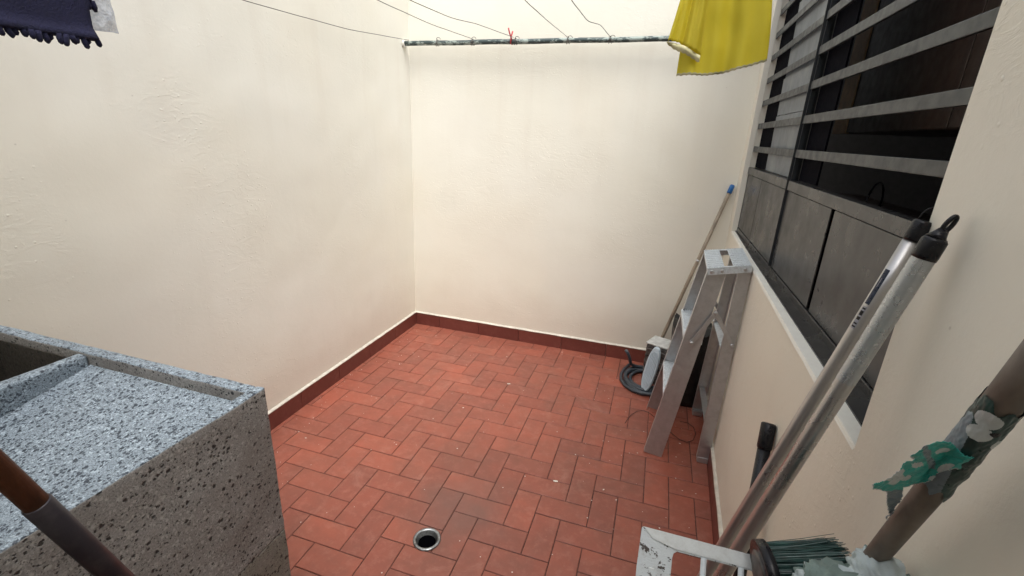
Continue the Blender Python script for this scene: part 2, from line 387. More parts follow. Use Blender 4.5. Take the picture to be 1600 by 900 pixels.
mb.build('pipe', M['void'], dr)

# ---------------------------------------------------------------- walls
def grid_wall(mb, fn, us, vs_, thick, back):
    """front face on a fine grid (slightly wavy), flat back and closed edges"""
    nu, nv = len(us), len(vs_)
    vs = [fn(u, v) for v in vs_ for u in us]
    mb.add(vs, [[j * nu + i, j * nu + i + 1, (j + 1) * nu + i + 1, (j + 1) * nu + i] for j in range(nv - 1) for i in range(nu - 1)], 0, True)
    b = len(vs); vs = vs + [back(u, v) for v in vs_ for u in us]
    fs = [] and [[j * nu + i, j * nu + i + 1, (j + 1) * nu + i + 1, (j + 1) * nu + i] for j in range(nv - 1) for i in range(nu - 1)]
    mb.add(vs, fs, 0, True)
    b0 = len(mb.v) - len(vs)
    per = [(i, 0) for i in range(nu)] + [(nu - 1, j) for j in range(1, nv)] + [(i, nv - 1) for i in range(nu - 2, -1, -1)] + [(0, j) for j in range(nv - 2, 0, -1)]
    idx = [b0 + j * nu + i for i, j in per]
    for t in range(len(idx)):
        a_, c_ = idx[t], idx[(t + 1) % len(idx)]
        mb.f.append([a_, c_, c_ + b, a_ + b]); mb.mi.append(0); mb.sm.append(False)
    mb.f.append([i + b for i in idx]); mb.mi.append(0); mb.sm.append(False)
def lin(a_, b, n_): return [a_ + (b - a_) * t / (n_ - 1) for t in range(n_)]
def wav(x, y, s, amp=.004): return amp * noise.noise(Vector((x * 1.7 + s, y * 1.7, s))) + amp * .35 * noise.noise(Vector((x * 6 + s, y * 6, s)))
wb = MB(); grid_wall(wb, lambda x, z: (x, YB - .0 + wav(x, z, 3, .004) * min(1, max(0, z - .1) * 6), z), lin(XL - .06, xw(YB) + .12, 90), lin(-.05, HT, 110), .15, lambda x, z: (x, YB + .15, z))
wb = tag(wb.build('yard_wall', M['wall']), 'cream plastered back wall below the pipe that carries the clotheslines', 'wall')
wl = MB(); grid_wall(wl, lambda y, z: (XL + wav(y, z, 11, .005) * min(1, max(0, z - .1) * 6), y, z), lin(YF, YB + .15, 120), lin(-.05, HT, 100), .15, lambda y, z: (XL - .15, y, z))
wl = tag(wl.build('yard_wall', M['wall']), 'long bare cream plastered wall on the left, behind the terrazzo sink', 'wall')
YN, YO, ZS, ZT = .837, 2.984, 1.003, 2.30
wr = MB()
def blk(y0, y1, z0, z1, ny, nz):
    def fr(y, z):
        dx_ = max(YN - y, 0, y - YO); dz_ = max(ZS - z, 0, z - ZT)
        e_ = min(1, math.hypot(dx_, dz_) * 10) * min(1, max(0, z - .1) * 6)
        return (xw(y) - wav(y, z, 23, .005) * e_, y, z)
    grid_wall(wr, fr, lin(y0, y1, ny), lin(z0, z1, nz), 0, lambda y, z: (xw(y) + .15, y, z))
blk(YF, YB, -.05, ZS, 140, 40); blk(YF, YN, ZS, ZT, 60, 50); blk(YO, YB, ZS, ZT, 6, 50); blk(YF, YB, ZT, HT, 100, 24)
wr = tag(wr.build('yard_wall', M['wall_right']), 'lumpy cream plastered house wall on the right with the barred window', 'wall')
# house behind the camera and an added, unseen slab that shades the near end
hb = MB().box(((XL + .4) / 2, YF - .10, HT / 2), (2.6, .2, HT)).build('yard_wall', M['wall'])
tag(hb, 'cream house wall closing the yard behind the viewer', 'wall')
sb = MB().box(((XL + .4) / 2, -.76, HT + .09), (2.75, .72, .16)).build('shading_slab', M['concrete'])
tag(sb, 'unseen concrete slab added over the near end of the yard to shade it', 'roof')

def skirt_run(parent, p0, p1, nrm, step, H=.0985, off=0):
    p0 = Vector(p0); p1 = Vector(p1); L = (p1 - p0).length; d = (p1 - p0).normalized(); nrm = Vector(nrm)
    s0 = -off
    while s0 < L:
        a_, b = max(0, s0) + .0012, min(L, s0 + step) - .0012
        if b - a_ > .01:
            th = SK + random.uniform(-.0007, .0007)
            c_ = p0 + d * (a_ + b) / 2 + nrm * (th / 2)
            MB().box(c_ + Vector((0, 0, H / 2 - .004)), (b - a_, th, H), Matrix((d, nrm, Vector((0, 0, 1)))).transposed(), .0012, seg=1).build('skirting_tile', M['skirt'], parent, origin=c_)
        s0 += step
    pts = []; nn = int(L / .02)
    mbx = MB()
    ring = []
    for t in range(nn + 1):
        q = p0 + d * (L * t / nn); w_ = SK + .0015 + .0016 * noise.noise(q * 9); h_ = .0045 + .0015 * noise.noise(q * 14 + Vector((5, 0, 0)))
        ring += [q + Vector((0, 0, H - .004)), q + nrm * w_ + Vector((0, 0, H - .0042)), q + nrm * w_ * .8 + Vector((0, 0, H - .004 + h_)), q + Vector((0, 0, H + h_ * 1.6))]
    mbx.add(ring, [[t * 4 + a2, t * 4 + a2 + 1, (t + 1) * 4 + a2 + 1, (t + 1) * 4 + a2] for t in range(nn) for a2 in (0, 1, 2)], 0, True)
    mbx.build('grout_bead', M['bead'], parent)
skirt_run(wb, (XL + SK, YB, 0), (xw(YB) - SK, YB, 0), (0, -1, 0), .328, off=.12)
skirt_run(wl, (XL, YB, 0), (XL, .55, 0), (1, 0, 0), .328, off=0)
dw = Vector((slope, 1, 0)).normalized()
skirt_run(wr, (xw(-.4), -.4, 0), (xw(YB), YB, 0), (-dw.y, dw.x, 0), .328, off=.1)

# ---------------------------------------------------------------- window
XB = .4706
win = empty('barred_window', (XB, 1.9, ZS), 'grey steel window with flat horizontal bars above closed panels in the right wall', 'window')
def B(mb, x0, x1, y0, y1, z0, z1, bevel=0): return mb.box(((x0 + x1) / 2, (y0 + y1) / 2, (z0 + z1) / 2), (x1 - x0, y1 - y0, z1 - z0), None, bevel)
Y1, Y2 = .85, 3.003
B(MB(), XB, XB + .035, Y1, Y2, ZS + .003, 1.032, .002).build('bottom_rail', M['win_metal'], win)
mb = MB(); B(mb, XB - .003, XB + .03, Y1, 2.040, 1.338, 1.374, .003); B(mb, XB - .003, XB + .03, 2.066, Y2 - .004, 1.338, 1.374, .003); mb.build('middle_rail', M['win_metal'], win)
B(MB(), XB, XB + .035, Y1, Y2, 2.262, ZT - .003, .002).build('top_rail', M['win_metal'], win)
B(MB(), XB + .002, XB + .035, Y2 - .012, Y2 + .012, 1.033, 2.261, .002).build('jamb', M['win_metal'], win)
B(MB(), XB + .002, XB + .035, YN, YN + .013, 1.033, 2.261, .002).build('jamb', M['win_metal'], win)
mb = MB(); B(mb, XB - .006, XB + .03, 2.0505, 2.0555, 1.034, 2.26, .001); B(mb, XB + .004, XB + .02, 2.042, 2.064, 1.034, 2.26, .001); mb.build('mullion', M['bar_metal'], win)
pan = [(2.578, 2.990), (2.066, 2.572), (1.530, 2.040), (.865, 1.502)]
for a_, b in pan:
    o = B(MB(), XB + .003, XB + .008, a_, b, 1.035, 1.335, .002).build('panel', M['win_metal'], win)
B(MB(), XB + .022, XB + .026, Y1, Y2, 1.02, 1.36).build('backing_sheet', M['void'], win)  # black sheet paints the dark seen in the panel slots
for z in (1.473, 1.592, 1.708, 1.820, 1.930, 2.036, 2.142, 2.245):
    for a_, b in ((.852, 2.049), (2.057, 2.990)):
        B(MB(), XB + (.0 if b < 2.1 else .004), XB + .010, a_, b, z - .0150, z + .0135, .002).build('bar', M['bar_metal'], win)
zz = [1.376, 1.458, 1.630, 1.795, 1.955, 2.110, 2.26]
for t in range(len(zz) - 1):
    h = zz[t + 1] - zz[t] - .003
    mb = MB().box((XB + .024 + .002 * (t % 2), 2.356, (zz[t] + zz[t + 1]) / 2), (.004, .588, h), Matrix.Rotation(R(-1.5), 3, 'Y'), .001)
    mb.build('louvre_pane', M['pane'], win)
B(MB(), XB + .030, XB + .036, 2.655, 2.990, 1.376, 2.26).build('painted_dark', M['void'], win)  # black sheets, here and below, paint the dark of the interior
B(MB(), XB + .030, XB + .036, 1.822, 2.040, 1.376, 2.26).build('painted_dark', M['void'], win)
XF = [(YN + .002, .4190), (1.16, .4275), (1.88, .4386), (2.26, .4445), (YO, .4625)]
fl_ = MB(); vs = []
for i in range(25):
    y = YN + .004 + (YO + .012 - YN) * i / 24; xf_ = XF[-1][1]
    for (ya, xa), (yb, xb_) in zip(XF, XF[1:]):
        if ya <= y <= yb: xf_ = xa + (xb_ - xa) * (y - ya) / (yb - ya)
    vs += [(xf_, y, ZS + .0005), (xf_ + .0005, y, ZS + .0075), (XB + .004, y, ZS + .0085)]
fl_.add(vs, [[i * 3 + a2, i * 3 + a2 + 1, (i + 1) * 3 + a2 + 1, (i + 1) * 3 + a2] for i in range(24) for a2 in (0, 1)], 0, False)
fl_.build('bottom_flange', M['win_metal'], win)
# whitewashed sill and reveal
sill = MB()
ys = lin(YN + .002, YO - .001, 30); vs = []
for y in ys:
    xo = xw(y) - .0015 - .002 * abs(noise.noise(Vector((y * 9, 0, 3))))
    vs += [(xo, y, ZS - .006 - .004 * noise.noise(Vector((y * 7, 2, 0)))), (xo + .003, y, ZS + .0035), (XB + .002, y, ZS + .0045)]
sill.add(vs, [[i * 3 + a2, i * 3 + a2 + 1, (i + 1) * 3 + a2 + 1, (i + 1) * 3 + a2] for i in range(29) for a2 in (0, 1)], 0, False)
sill.build('sill', M['white'], win)
mb = MB(); B(mb, xw(YO) - .001, XB + .001, YO - .0035, YO + .004, ZS + .006, ZT - .002); mb.build('reveal', M['wall'], win)

# dim kitchen behind the window
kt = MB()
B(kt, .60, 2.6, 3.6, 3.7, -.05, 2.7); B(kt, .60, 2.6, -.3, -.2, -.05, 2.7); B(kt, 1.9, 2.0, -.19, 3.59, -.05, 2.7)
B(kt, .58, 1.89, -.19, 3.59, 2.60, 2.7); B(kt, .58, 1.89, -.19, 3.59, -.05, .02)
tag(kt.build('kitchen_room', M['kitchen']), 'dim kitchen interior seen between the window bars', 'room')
cb = empty('wall_cabinet', (.9, 1.7, 1.56), 'dark brown cupboard with a beige edge hanging inside the kitchen window', 'cabinet')
B(MB(), .735, 1.08, .95, 2.56, 1.56, 2.4, .002).build('carcass', M['brown'], cb)
B(MB(), .720, .734, .95, 1.62, 1.562, 2.4, .003).build('door', M['brown'], cb)
B(MB(), .720, .734, 1.625, 2.395, 1.562, 2.4, .003).build('door', M['brown'], cb)
B(MB(), .716, .734, 2.40, 2.56, 1.558, 2.4, .002).build('edge_board', M['beige'], cb)
ct = empty('kitchen_counter', (1.0, 1.7, 0), 'dark kitchen worktop behind the window panels', 'counter')
B(MB(), .62, 1.15, .2, 3.3, 1.20, 1.24, .004).build('worktop', M['brown'], ct)
B(MB(), .66, 1.13, .2, 3.3, .02, 1.198).build('base', M['kitchen'], ct)
cbx = [(.80 + .07 * math.cos(t / 24 * 2 * math.pi), 2.15 + .12 * math.cos(t / 24 * 2 * math.pi), 1.30 + .08 * math.sin(t / 24 * 2 * math.pi)) for t in range(25)]
tag(MB().tube(cbx, .004, 6).build('cable', M['black']), 'thin black cable loop standing inside the kitchen window', 'cable')
def lathe(mb, c_, prof, n_=28, mi=0):
    vs = [(c_[0] + r * math.cos(2 * math.pi * t / n_), c_[1] + r * math.sin(2 * math.pi * t / n_), c_[2] + z) for r, z in prof for t in range(n_)]
    return mb.add(vs, [[i * n_ + t, i * n_ + (t + 1) % n_, (i + 1) * n_ + (t + 1) % n_, (i + 1) * n_ + t] for i in range(len(prof) - 1) for t in range(n_)], mi, True)
kp = empty('cooking_pot', (.78, 1.25, 1.241), 'dark shiny pot standing on the kitchen worktop inside the window', 'pot')
lathe(MB(), (.78, 1.25, 1.241), [(.001, 0), (.07, 0), (.085, .02), (.085, .09), (.088, .095)]).build('body', M['black'], kp)
lathe(MB(), (.78, 1.25, 1.337), [(.088, 0), (.06, .02), (.015, .03), (.015, .045), (.001, .046)]).build('lid', M['steel'], kp)

# ---------------------------------------------------------------- terrazzo sink
def rough_box(mb, x0, x1, y0, y1, z0, z1, side, top, bevel=.006, cuts=14, amp=.0014):
    bm = bmesh.new(); bmesh.ops.create_cube(bm, size=1)
    for v in bm.verts: v.co = Vector(((x0 + x1) / 2 + v.co.x * (x1 - x0), (y0 + y1) / 2 + v.co.y * (y1 - y0), (z0 + z1) / 2 + v.co.z * (z1 - z0)))
    long_e = [e_ for e_ in bm.edges]
    bmesh.ops.bevel(bm, geom=bm.edges[:], offset=bevel, segments=3, affect='EDGES', profile=.6)
    bmesh.ops.subdivide_edges(bm, edges=[e_ for e_ in bm.edges if e_.calc_length() > .02], cuts=cuts, use_grid_fill=True)
    for v in bm.verts:
        nz = noise.noise_vector(v.co * 60) * amp + noise.noise_vector(v.co * 11) * amp
        v.co += nz
    bm.verts.index_update(); bm.normal_update()
    b = len(mb.v); mb.v += [tuple(v.co) for v in bm.verts]
    for f in bm.faces:
        mb.f.append([v.index + b for v in f.verts]); mb.mi.append(top if f.normal.z > .45 else side); mb.sm.append(True)
    bm.free(); return mb
ZT_ = .92; XS = -.80; YS = .736; YK = -.45
sk = empty('laundry_sink', ((XL + XS) / 2, .15, 0), 'speckled grey terrazzo laundry sink with a shallow washing tray and a deep basin', 'sink')
TM2 = [M['terr_side'], M['terr_top'], M['terr_dark'], M['moss']]
rough_box(MB(), XS - .026, XS, YK, YS, .505, ZT_, 0, 1, cuts=30).build('front_slab', TM2, sk)
rough_box(MB(), XL + .003, XS - .0265, YS - .032, YS, .505, ZT_ - .0008, 0, 1, cuts=30).build('end_slab', TM2, sk)
rough_box(MB(), -1.362, -1.330, YK, YS - .033, .50, ZT_ - .004, 1, 1, .008, cuts=26).build('partition', TM2, sk)
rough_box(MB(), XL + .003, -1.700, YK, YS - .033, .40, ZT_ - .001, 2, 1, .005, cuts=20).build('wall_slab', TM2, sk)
mb = MB(); nx, ny = 26, 44; vs = []
for jy in range(ny):
    for ix in range(nx):
        x = -1.3295 + (.503) * ix / (nx - 1); y = YK + (YS - .033 - YK) * jy / (ny - 1)
        z = .889 - .22 * (YS - .036 - y) if y > .28 else .889 - .22 * (YS - .316) - .05 * (.28 - y)
        z += .0012 * noise.noise(Vector((x * 30, y * 30, 0)))
        ed = min(x + 1.3295, -.8265 - x, YS - .033 - y); z += .004 * max(0, 1 - ed / .012) ** 2 - .006
        vs.append((x, y, z))
mb.add(vs, [[j * nx + i, j * nx + i + 1, (j + 1) * nx + i + 1, (j + 1) * nx + i] for j in range(ny - 1) for i in range(nx - 1)], 1, True)
rough_box(mb, -1.3292, -.8268, YK + .002, YS - .034, .55, .70, 0, 0, .003, cuts=2)
mb.build('washing_tray', TM2, sk)
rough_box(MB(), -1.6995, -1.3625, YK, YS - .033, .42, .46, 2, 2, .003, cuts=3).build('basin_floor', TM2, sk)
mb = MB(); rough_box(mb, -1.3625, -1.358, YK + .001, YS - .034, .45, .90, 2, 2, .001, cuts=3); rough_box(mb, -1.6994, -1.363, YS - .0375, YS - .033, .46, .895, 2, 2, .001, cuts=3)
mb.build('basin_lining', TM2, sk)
rough_box(MB(), XS - .085, XS - .0004, YS - .34, YS - .003, .0, .5045, 3, 3, .002, cuts=14, amp=.003).build('leg', TM2, sk)
rough_box(MB(), XL + .01, XS - .0855, YS - .30, YS - .02, .0, .5035, 0, 0, .006, cuts=6).build('base_block', TM2, sk)

# ---------------------------------------------------------------- step ladder
ld = empty('step_ladder', (.26, 2.3, 0), 'paint-spotted aluminium step ladder leaning half folded against the right wall', 'ladder')
def channel(a_, b, w0, w1, inward, fl, mats=M['alu'], name='rail', th=.0022):
    """U-section rail: web in the XZ plane, flanges turned towards `inward` (+1/-1 in Y)"""
    a_ = Vector(a_); b = Vector(b); d = (b - a_).normalized(); x = Vector((1, 0, 0)); x = (x - d * x.dot(d)).normalized(); y = Vector((0, inward, 0))
    y = (y - d * y.dot(d)).normalized()
    prof = lambda w: [(-w, fl), (-w, 0), (w, 0), (w, fl), (w - th, fl), (w - th, th), (-w + th, th), (-w + th, fl)]
    mb = MB(); vs = []
    for p, w in ((a_, w0 / 2), (b, w1 / 2)): vs += [p + x * q[0] + y * q[1] for q in prof(w)]
    mb.add(vs, [[k_, (k_ + 1) % 8, 8 + (k_ + 1) % 8, 8 + k_] for k_ in range(8)] + [[0, 1, 6, 7], [1, 2, 5, 6], [2, 3, 4, 5], [8, 15, 14, 9], [9, 14, 13, 10], [10, 13, 12, 11]])
    o = mb.build(name, mats, ld)
    bv = o.modifiers.new('bevel', 'BEVEL'); bv.width = .001; bv.segments = 2; bv.limit_method = 'ANGLE'
    return o
FN0, FN1 = Vector((.150, 2.085, .004)), Vector((.286, 2.082, .985))
FF0, FF1 = Vector((.150, 2.520, .004)), Vector((.293, 2.456, .965))
RN0, RN1 = Vector((.384, 2.110, .022)), Vector((.393, 2.084, 1.000))
RF0, RF1 = Vector((.384, 2.560, .022)), Vector((.402, 2.440, .975))
channel(FN0, FN1, .088, .074, 1, .026); channel(FF0, FF1, .088, .074, -1, .026)
channel(RN0, RN1, .056, .050, 1, .020); channel(RF0, RF1, .056, .050, -1, .020)
for p in (RN0, RF0): MB().box(p + Vector((.002, .010 if p.y < 2.3 else -.010, -.006)), (.052, .026, .031), None, .004).build('foot', M['alu'], ld)
def step(z, name='step'):
    t = (z - .004) / .98; a_ = FN0.lerp(FN1, t); b = FF0.lerp(FF1, t)
    mb = MB(); y0, y1 = a_.y + .003, b.y - .003; xc = (a_.x + b.x) / 2 - .002
    mb.box((xc, (y0 + y1) / 2, z - .014), (.080, y1 - y0, .024), None, .002)
    for r_ in range(7): mb.box((xc - .033 + r_ * .011, (y0 + y1) / 2, z - .0005), (.005, y1 - y0 - .002, .004), None, .001)
    o = mb.build(name, M['alu_bright'], ld)
step(.655); step(.335)
# crossbar and paint-crusted strap between the rear rails
MB().box((.386, 2.318, .610), (.036, .410, .004), Matrix.Rotation(R(-25), 3, 'Y'), .001).build('rear_strap', M['alu_bright'], ld)
MB().box((.384, 2.335, .190), (.030, .420, .004), None, .001).build('rear_strap', M['alu'], ld)
# folding stay
pv, pa, pb = Vector((.309, 2.071, .796)), Vector((.2345, 2.071, .640)), Vector((.400, 2.078, .655))
st = MB(); st.between(pv + Vector((0, -.004, 0)), pa, .019, .003, (0, 1, 0), .001); st.build('stay', M['alu'], ld)
st = MB(); st.between(pv, pb, .018, .003, (0, 1, 0), .001); st.build('stay', M['alu'], ld)
for p in (pv, pa, pb):
    MB().tube([p + Vector((0, -.010, 0)), p + Vector((0, -.008, 0)), p + Vector((0, .012, 0))], [.0045, .0075, .0075], 14).build('rivet', M['alu'], ld)
pv2 = Vector((.315, 2.458, .78))
MB().between(pv2, (.245, 2.50, .63), .018, .003, (0, 1, 0)).build('stay', M['alu'], ld)
MB().between(pv2, (.405, 2.49, .64), .018, .003, (0, 1, 0)).build('stay', M['alu'], ld)
# top cap with a slot, ribbed and crusted with paint
A_, B_, C_, D_ = Vector((.2425, 2.066, .990)), Vector((.4085, 2.066, 1.0245)), Vector((.4255, 2.432, 1.020)), Vector((.257, 2.456, .985))
def cp(u, v, h=0):
    p = (A_ * (1 - u) + B_ * u) * (1 - v) + (D_ * (1 - u) + C_ * u) * v
    nr = (B_ - A_).cross(D_ - A_).normalized(); return p + nr * h
mb = MB()
def cpbox(u0, u1, v0, v1, h0, h1):
    vs = [cp(u, v, h) for h in (h0, h1) for v in (v0, v1) for u in (u0, u1)]
    mb.add(vs, [[0, 1, 3, 2], [4, 5, 7, 6], [0, 1, 5, 4], [2, 3, 7, 6], [0, 2, 6, 4], [1, 3, 7, 5]])
cpbox(0, .40, 0, 1, -.003, 0); cpbox(.60, 1, 0, 1, -.003, 0); cpbox(.4005, .5995, 0, .05, -.003, 0); cpbox(.4005, .5995, .93, 1, -.003, 0)
cpbox(0, 1, 0, .008, -.030, -.0032); cpbox(0, 1, .992, 1, -.030, -.0032); cpbox(0, .02, .0082, .9918, -.030, -.0032); cpbox(.98, 1, .0082, .9918, -.030, -.0032)
for u in (.05, .11, .17, .23, .29, .35, .65, .71, .77, .83, .89, .95): cpbox(u - .012, u + .012, .012, .988, .0002, .0026)
for v in [.06 + .0975 * q for q in range(10)]:
    for u0, u1 in ((.03, .39), (.61, .97)): cpbox(u0, u1, v - .003, v + .003, .0027, .0038)
mb.build('top_cap', M['alu_bright'], ld)
for u in (.10, .34, .86):
    p = cp(u, 0, -.016); MB().tube([p + Vector((0, -.0045, 0)), p + Vector((0, -.003, 0)), p + Vector((0, .004, 0))], [.004, .0075, .0075], 12).build('rivet', M['alu'], ld)
rng = random.Random(3)

# ---------------------------------------------------------------- things behind the ladder
# coiled hose
tag_h = []
hp = []
cx_, cy_ = .085, 2.83
for t in range(0, 16 * 7):
    a_ = 2.2 + t / 16 * 2 * math.pi
    turn = t / 16
    r_ = .185 - .022 * (turn % 4) + .012 * math.sin(turn * 2.3 + a_ * .5)
    hp.append((cx_ + r_ * .98 * math.cos(a_) + .016 * math.sin(turn * 1.9), cy_ + r_ * 1.22 * math.sin(a_), .012 + .0022 * turn + .005 * math.sin(a_ * 1.5 + turn)))
e0 = Vector(hp[-1])
hp += [(-.046, 2.93, .045), (-.026, 2.915, .062), (-.018, 2.905, .085), (-.022, 2.90, .115), (-.040, 2.90, .145), (-.062, 2.90, .172)]
st_i = len(hp) - 7
def smooth_path(p, it=2):
    p = [Vector(q) for q in p]
    for _ in range(it): p = [p[0]] + [(p[i - 1] + p[i] * 2 + p[i + 1]) / 4 for i in range(1, len(p) - 1)] + [p[-1]]
    return p
hp = smooth_path(hp[:-6], 1) + [Vector(q) for q in hp[-6:]]
hp = smooth_path(hp, 3)
tag(MB().tube(hp, .0105, 12).build('garden_hose', M['hose']), 'grey hose coiled on the red tiles with one end sticking up', 'hose')
# oval ribbed plate
ov = empty('oval_plate', (.10, 2.69, 0), 'pale blue ribbed oval plastic plate propped upright beside the hose coil', 'plate')
oc = Vector((.105, 2.705, .160)); oz = Vector((.045, .04, .30)).normalized(); ox = Vector((.80, -.52, 0)); ox = (ox - oz * ox.dot(oz)).normalized(); oy = oz.cross(ox)
if oy.y > 0: oy = -oy
def oval(mb, a_, b, h0, h1, sc=1.0, n_=40):
    ring = []
    for h, s_ in ((h0, .96), (h0 + (h1 - h0) * .4, 1), (h1, .93)):
        ring += [oc + ox * (a_ * s_ * math.copysign(abs(math.cos(t)) ** .8, math.cos(t))) + oz * (b * s_ * math.copysign(abs(math.sin(t)) ** .8, math.sin(t))) + oy * h for t in [2 * math.pi * q / n_ for q in range(n_)]]
    mb.add(ring, [[i * n_ + t, i * n_ + (t + 1) % n_, (i + 1) * n_ + (t + 1) % n_, (i + 1) * n_ + t] for i in (0, 1) for t in range(n_)] + [list(range(n_)), [2 * n_ + t for t in range(n_)]])
mb = MB(); oval(mb, .040, .150, -.006, .012); mb.build('body', M['plate'], ov)
for q in (-.025, -.015, -.005, .005, .015, .025):
    L_ = .118 * math.sqrt(1 - (q / .040) ** 2)
    MB().between(oc + ox * q + oz * -L_ + oy * .0132, oc + ox * q + oz * L_ + oy * .0132, .0050, .0065, oy, .0015).build('rib', M['plate'], ov)
# small grubby appliance
ap = empty('small_appliance', (.19, 2.87, 0), 'grubby dark box with a white lid wrapped in cord behind the ladder', 'appliance')
rz = Matrix.Rotation(R(-22), 3, 'Z')
MB().box((.155, 2.880, .132), (.150, .14, .262), rz, .012).build('body', M['appl'], ap)
MB().box((.155, 2.884, .270), (.158, .146, .010), rz, .005).build('lid', M['grubby_white'], ap)
for q in range(6):
    pts = [Vector((.155, 2.88, .05 + q * .036)) + rz @ Vector((.080 * math.copysign(1, math.cos(t)) * min(1, abs(math.cos(t)) * 1.3), .075 * math.copysign(1, math.sin(t)) * min(1, abs(math.sin(t)) * 1.3), .012 * math.sin(t * 2 + q))) for t in [2 * math.pi * w / 24 for w in range(25)]]
    MB().tube(pts, .0028, 6, False).build('cord', M['wire'] if q % 2 else M['black'], ap)
# black bin with crumpled top
bn = MB(); n_ = 44; BX, BY = .300, 2.745; ring = []
for lv in range(16):
    z = .002 + .47 * lv / 15; s_ = .80 + .20 * lv / 15
    for t in range(n_):
        a_ = 2 * math.pi * t / n_; cx2, sy2 = math.cos(a_), math.sin(a_)
        x = .108 * s_ * math.copysign(abs(cx2) ** .45, cx2); y = .165 * s_ * math.copysign(abs(sy2) ** .45, sy2)
        nzv = noise.noise(Vector((a_ * 3, z * 9, 4))) * (.004 + .010 * max(0, (z - .40) / .07))
        ring.append((BX + x + nzv, BY + y + nzv, z + (.018 * noise.noise(Vector((a_ * 4, 1, 2))) if lv > 13 else 0)))
bn.add(ring, [[i * n_ + t, i * n_ + (t + 1) % n_, (i + 1) * n_ + (t + 1) % n_, (i + 1) * n_ + t] for i in range(15) for t in range(n_)] + [list(range(n_))], 0, True)
top = []
for lv in range(6):
    s_ = 1 - lv / 5
    top += [(BX + (ring[15 * n_ + t][0] - BX) * s_, BY + (ring[15 * n_ + t][1] - BY) * s_, ring[15 * n_ + t][2] * (1 - .0 * lv) + .020 * noise.noise(Vector((t * .6, lv, 7))) + (.0 if lv == 0 else -.004)) for t in range(n_)]
bb = len(bn.v); bn.add(top, [[i * n_ + t, i * n_ + (t + 1) % n_, (i + 1) * n_ + (t + 1) % n_, (i + 1) * n_ + t] for i in range(5) for t in range(n_)], 0, True)
tag(bn.build('rubbish_bin', M['black_soft']), 'black plastic covered bin standing between the ladder and the corner', 'bin')
# long stick with blue cap in the far corner
ls = empty('mop_handle', (.09, 2.93, 0), 'long thin worn stick with a blue end cap leaning in the far right corner', 'handle')
s0, s1 = Vector((.085, 2.95, .005)), Vector((.4195, 3.098, 1.262))
dS = (s1 - s0).normalized()
MB().tube([s0, s0.lerp(s1, .5), s1 - dS * .05], .0115, 12).build('stick', M['stick'], ls)
MB().tube([s1 - dS * .052, s1 - dS * .05, s1 - dS * .008, s1], [.0125, .0145, .014, .010], 14).build('end_cap', M['blue'], ls)
MB().tube([s0.lerp(s1, .62), s0.lerp(s1, .63)], .0128, 12).build('collar', M['alu'], ls)

# ---------------------------------------------------------------- broom handles against the window wall
def shaft(parent, p, q, r, mats, name='shaft', seg=10):
    return MB().tube([Vector(p).lerp(Vector(q), t / seg) for t in range(seg + 1)], r, 24).build(name, mats, parent)
bA = empty('broom_handle', (.089, .88, 0), 'chromed broom handle with a barcode sticker below its black cap, left of the pair', 'broom')
a0, a1 = Vector((.089, .882, .05)), Vector((.3763, .8396, 1.376))
shaft(bA, a0, a1, .0120, M['pole_metal'])
dA = (a1 - a0).normalized()
MB().tube([a1 - dA * .004, a1, a1 + dA * .024, a1 + dA * .028], [.0130, .0132, .0130, .0105], 24).build('end_cap', M['black'], bA)
tabx = dA.cross(Vector((0, 1, 0))).normalized()
tp = a1 + dA * .028
lp = [tp + tabx * (.0085 * math.cos(t)) + dA * (.019 * max(0, math.sin(t))) for t in [math.pi * q / 14 for q in range(15)]]
MB().tube(lp, .0011, 8).build('hanging_tab', M['black'], bA)
MB().box(a0 + Vector((0, 0, -.02)), (.30, .04, .03), Matrix.Rotation(R(60), 3, 'Z'), .008).build('head', M['black'], bA)
bB = empty('broom_handle', (.086, .813, 0), 'silver broom handle sleeved in torn film with a black hook cap resting on the wall', 'broom')
b0, b1 = Vector((.086, .813, .05)), Vector((.3520, .7440, 1.368))
shaft(bB, b0, b1, .0130, M['pole_metal'])
dB = (b1 - b0).normalized()
MB().tube([b1 + (b0 - b1) * t for t in (.003, .04, .085)], [.0137, .0139, .0136], 24, False).build('film_sleeve', M['pole_film'], bB)
MB().tube([b1 + (b0 - b1) * t for t in (.0855, .13, .155)], [.0135, .0134, .0133], 24, False).build('film_sleeve', M['pole_film'], bB)
MB().tube([b1 - dB * .004, b1 + dB * .002, b1 + dB * .022, b1 + dB * .026], [.0146, .0148, .0145, .012], 24).build('end_cap', M['black'], bB)
hk = b1 + dB * .024; he = Vector((.3725, .7440, 1.426))
sx = Vector((.9, .3, -.2)); dh = (he - hk).normalized(); sx = (sx - dh * sx.dot(dh)).normalized()
MB().tube([hk, hk + dh * .006, hk + dh * .014], [.0125, .0090, .0060], 16).build('hook_neck', M['black'], bB)
L_ = (he - hk).length
lp = [hk + dh * (.010 + (L_ - .014) * (.5 - .5 * math.cos(t))) + sx * (.0044 * math.sin(t)) for t in [2 * math.pi * q / 28 for q in range(29)]]
MB().tube(lp, .0030, 10).build('hook', M['black'], bB)
MB().box(b0 + Vector((0, 0, -.02)), (.28, .04, .03), Matrix.Rotation(R(-35), 3, 'Z'), .008).build('head', M['black'], bB)
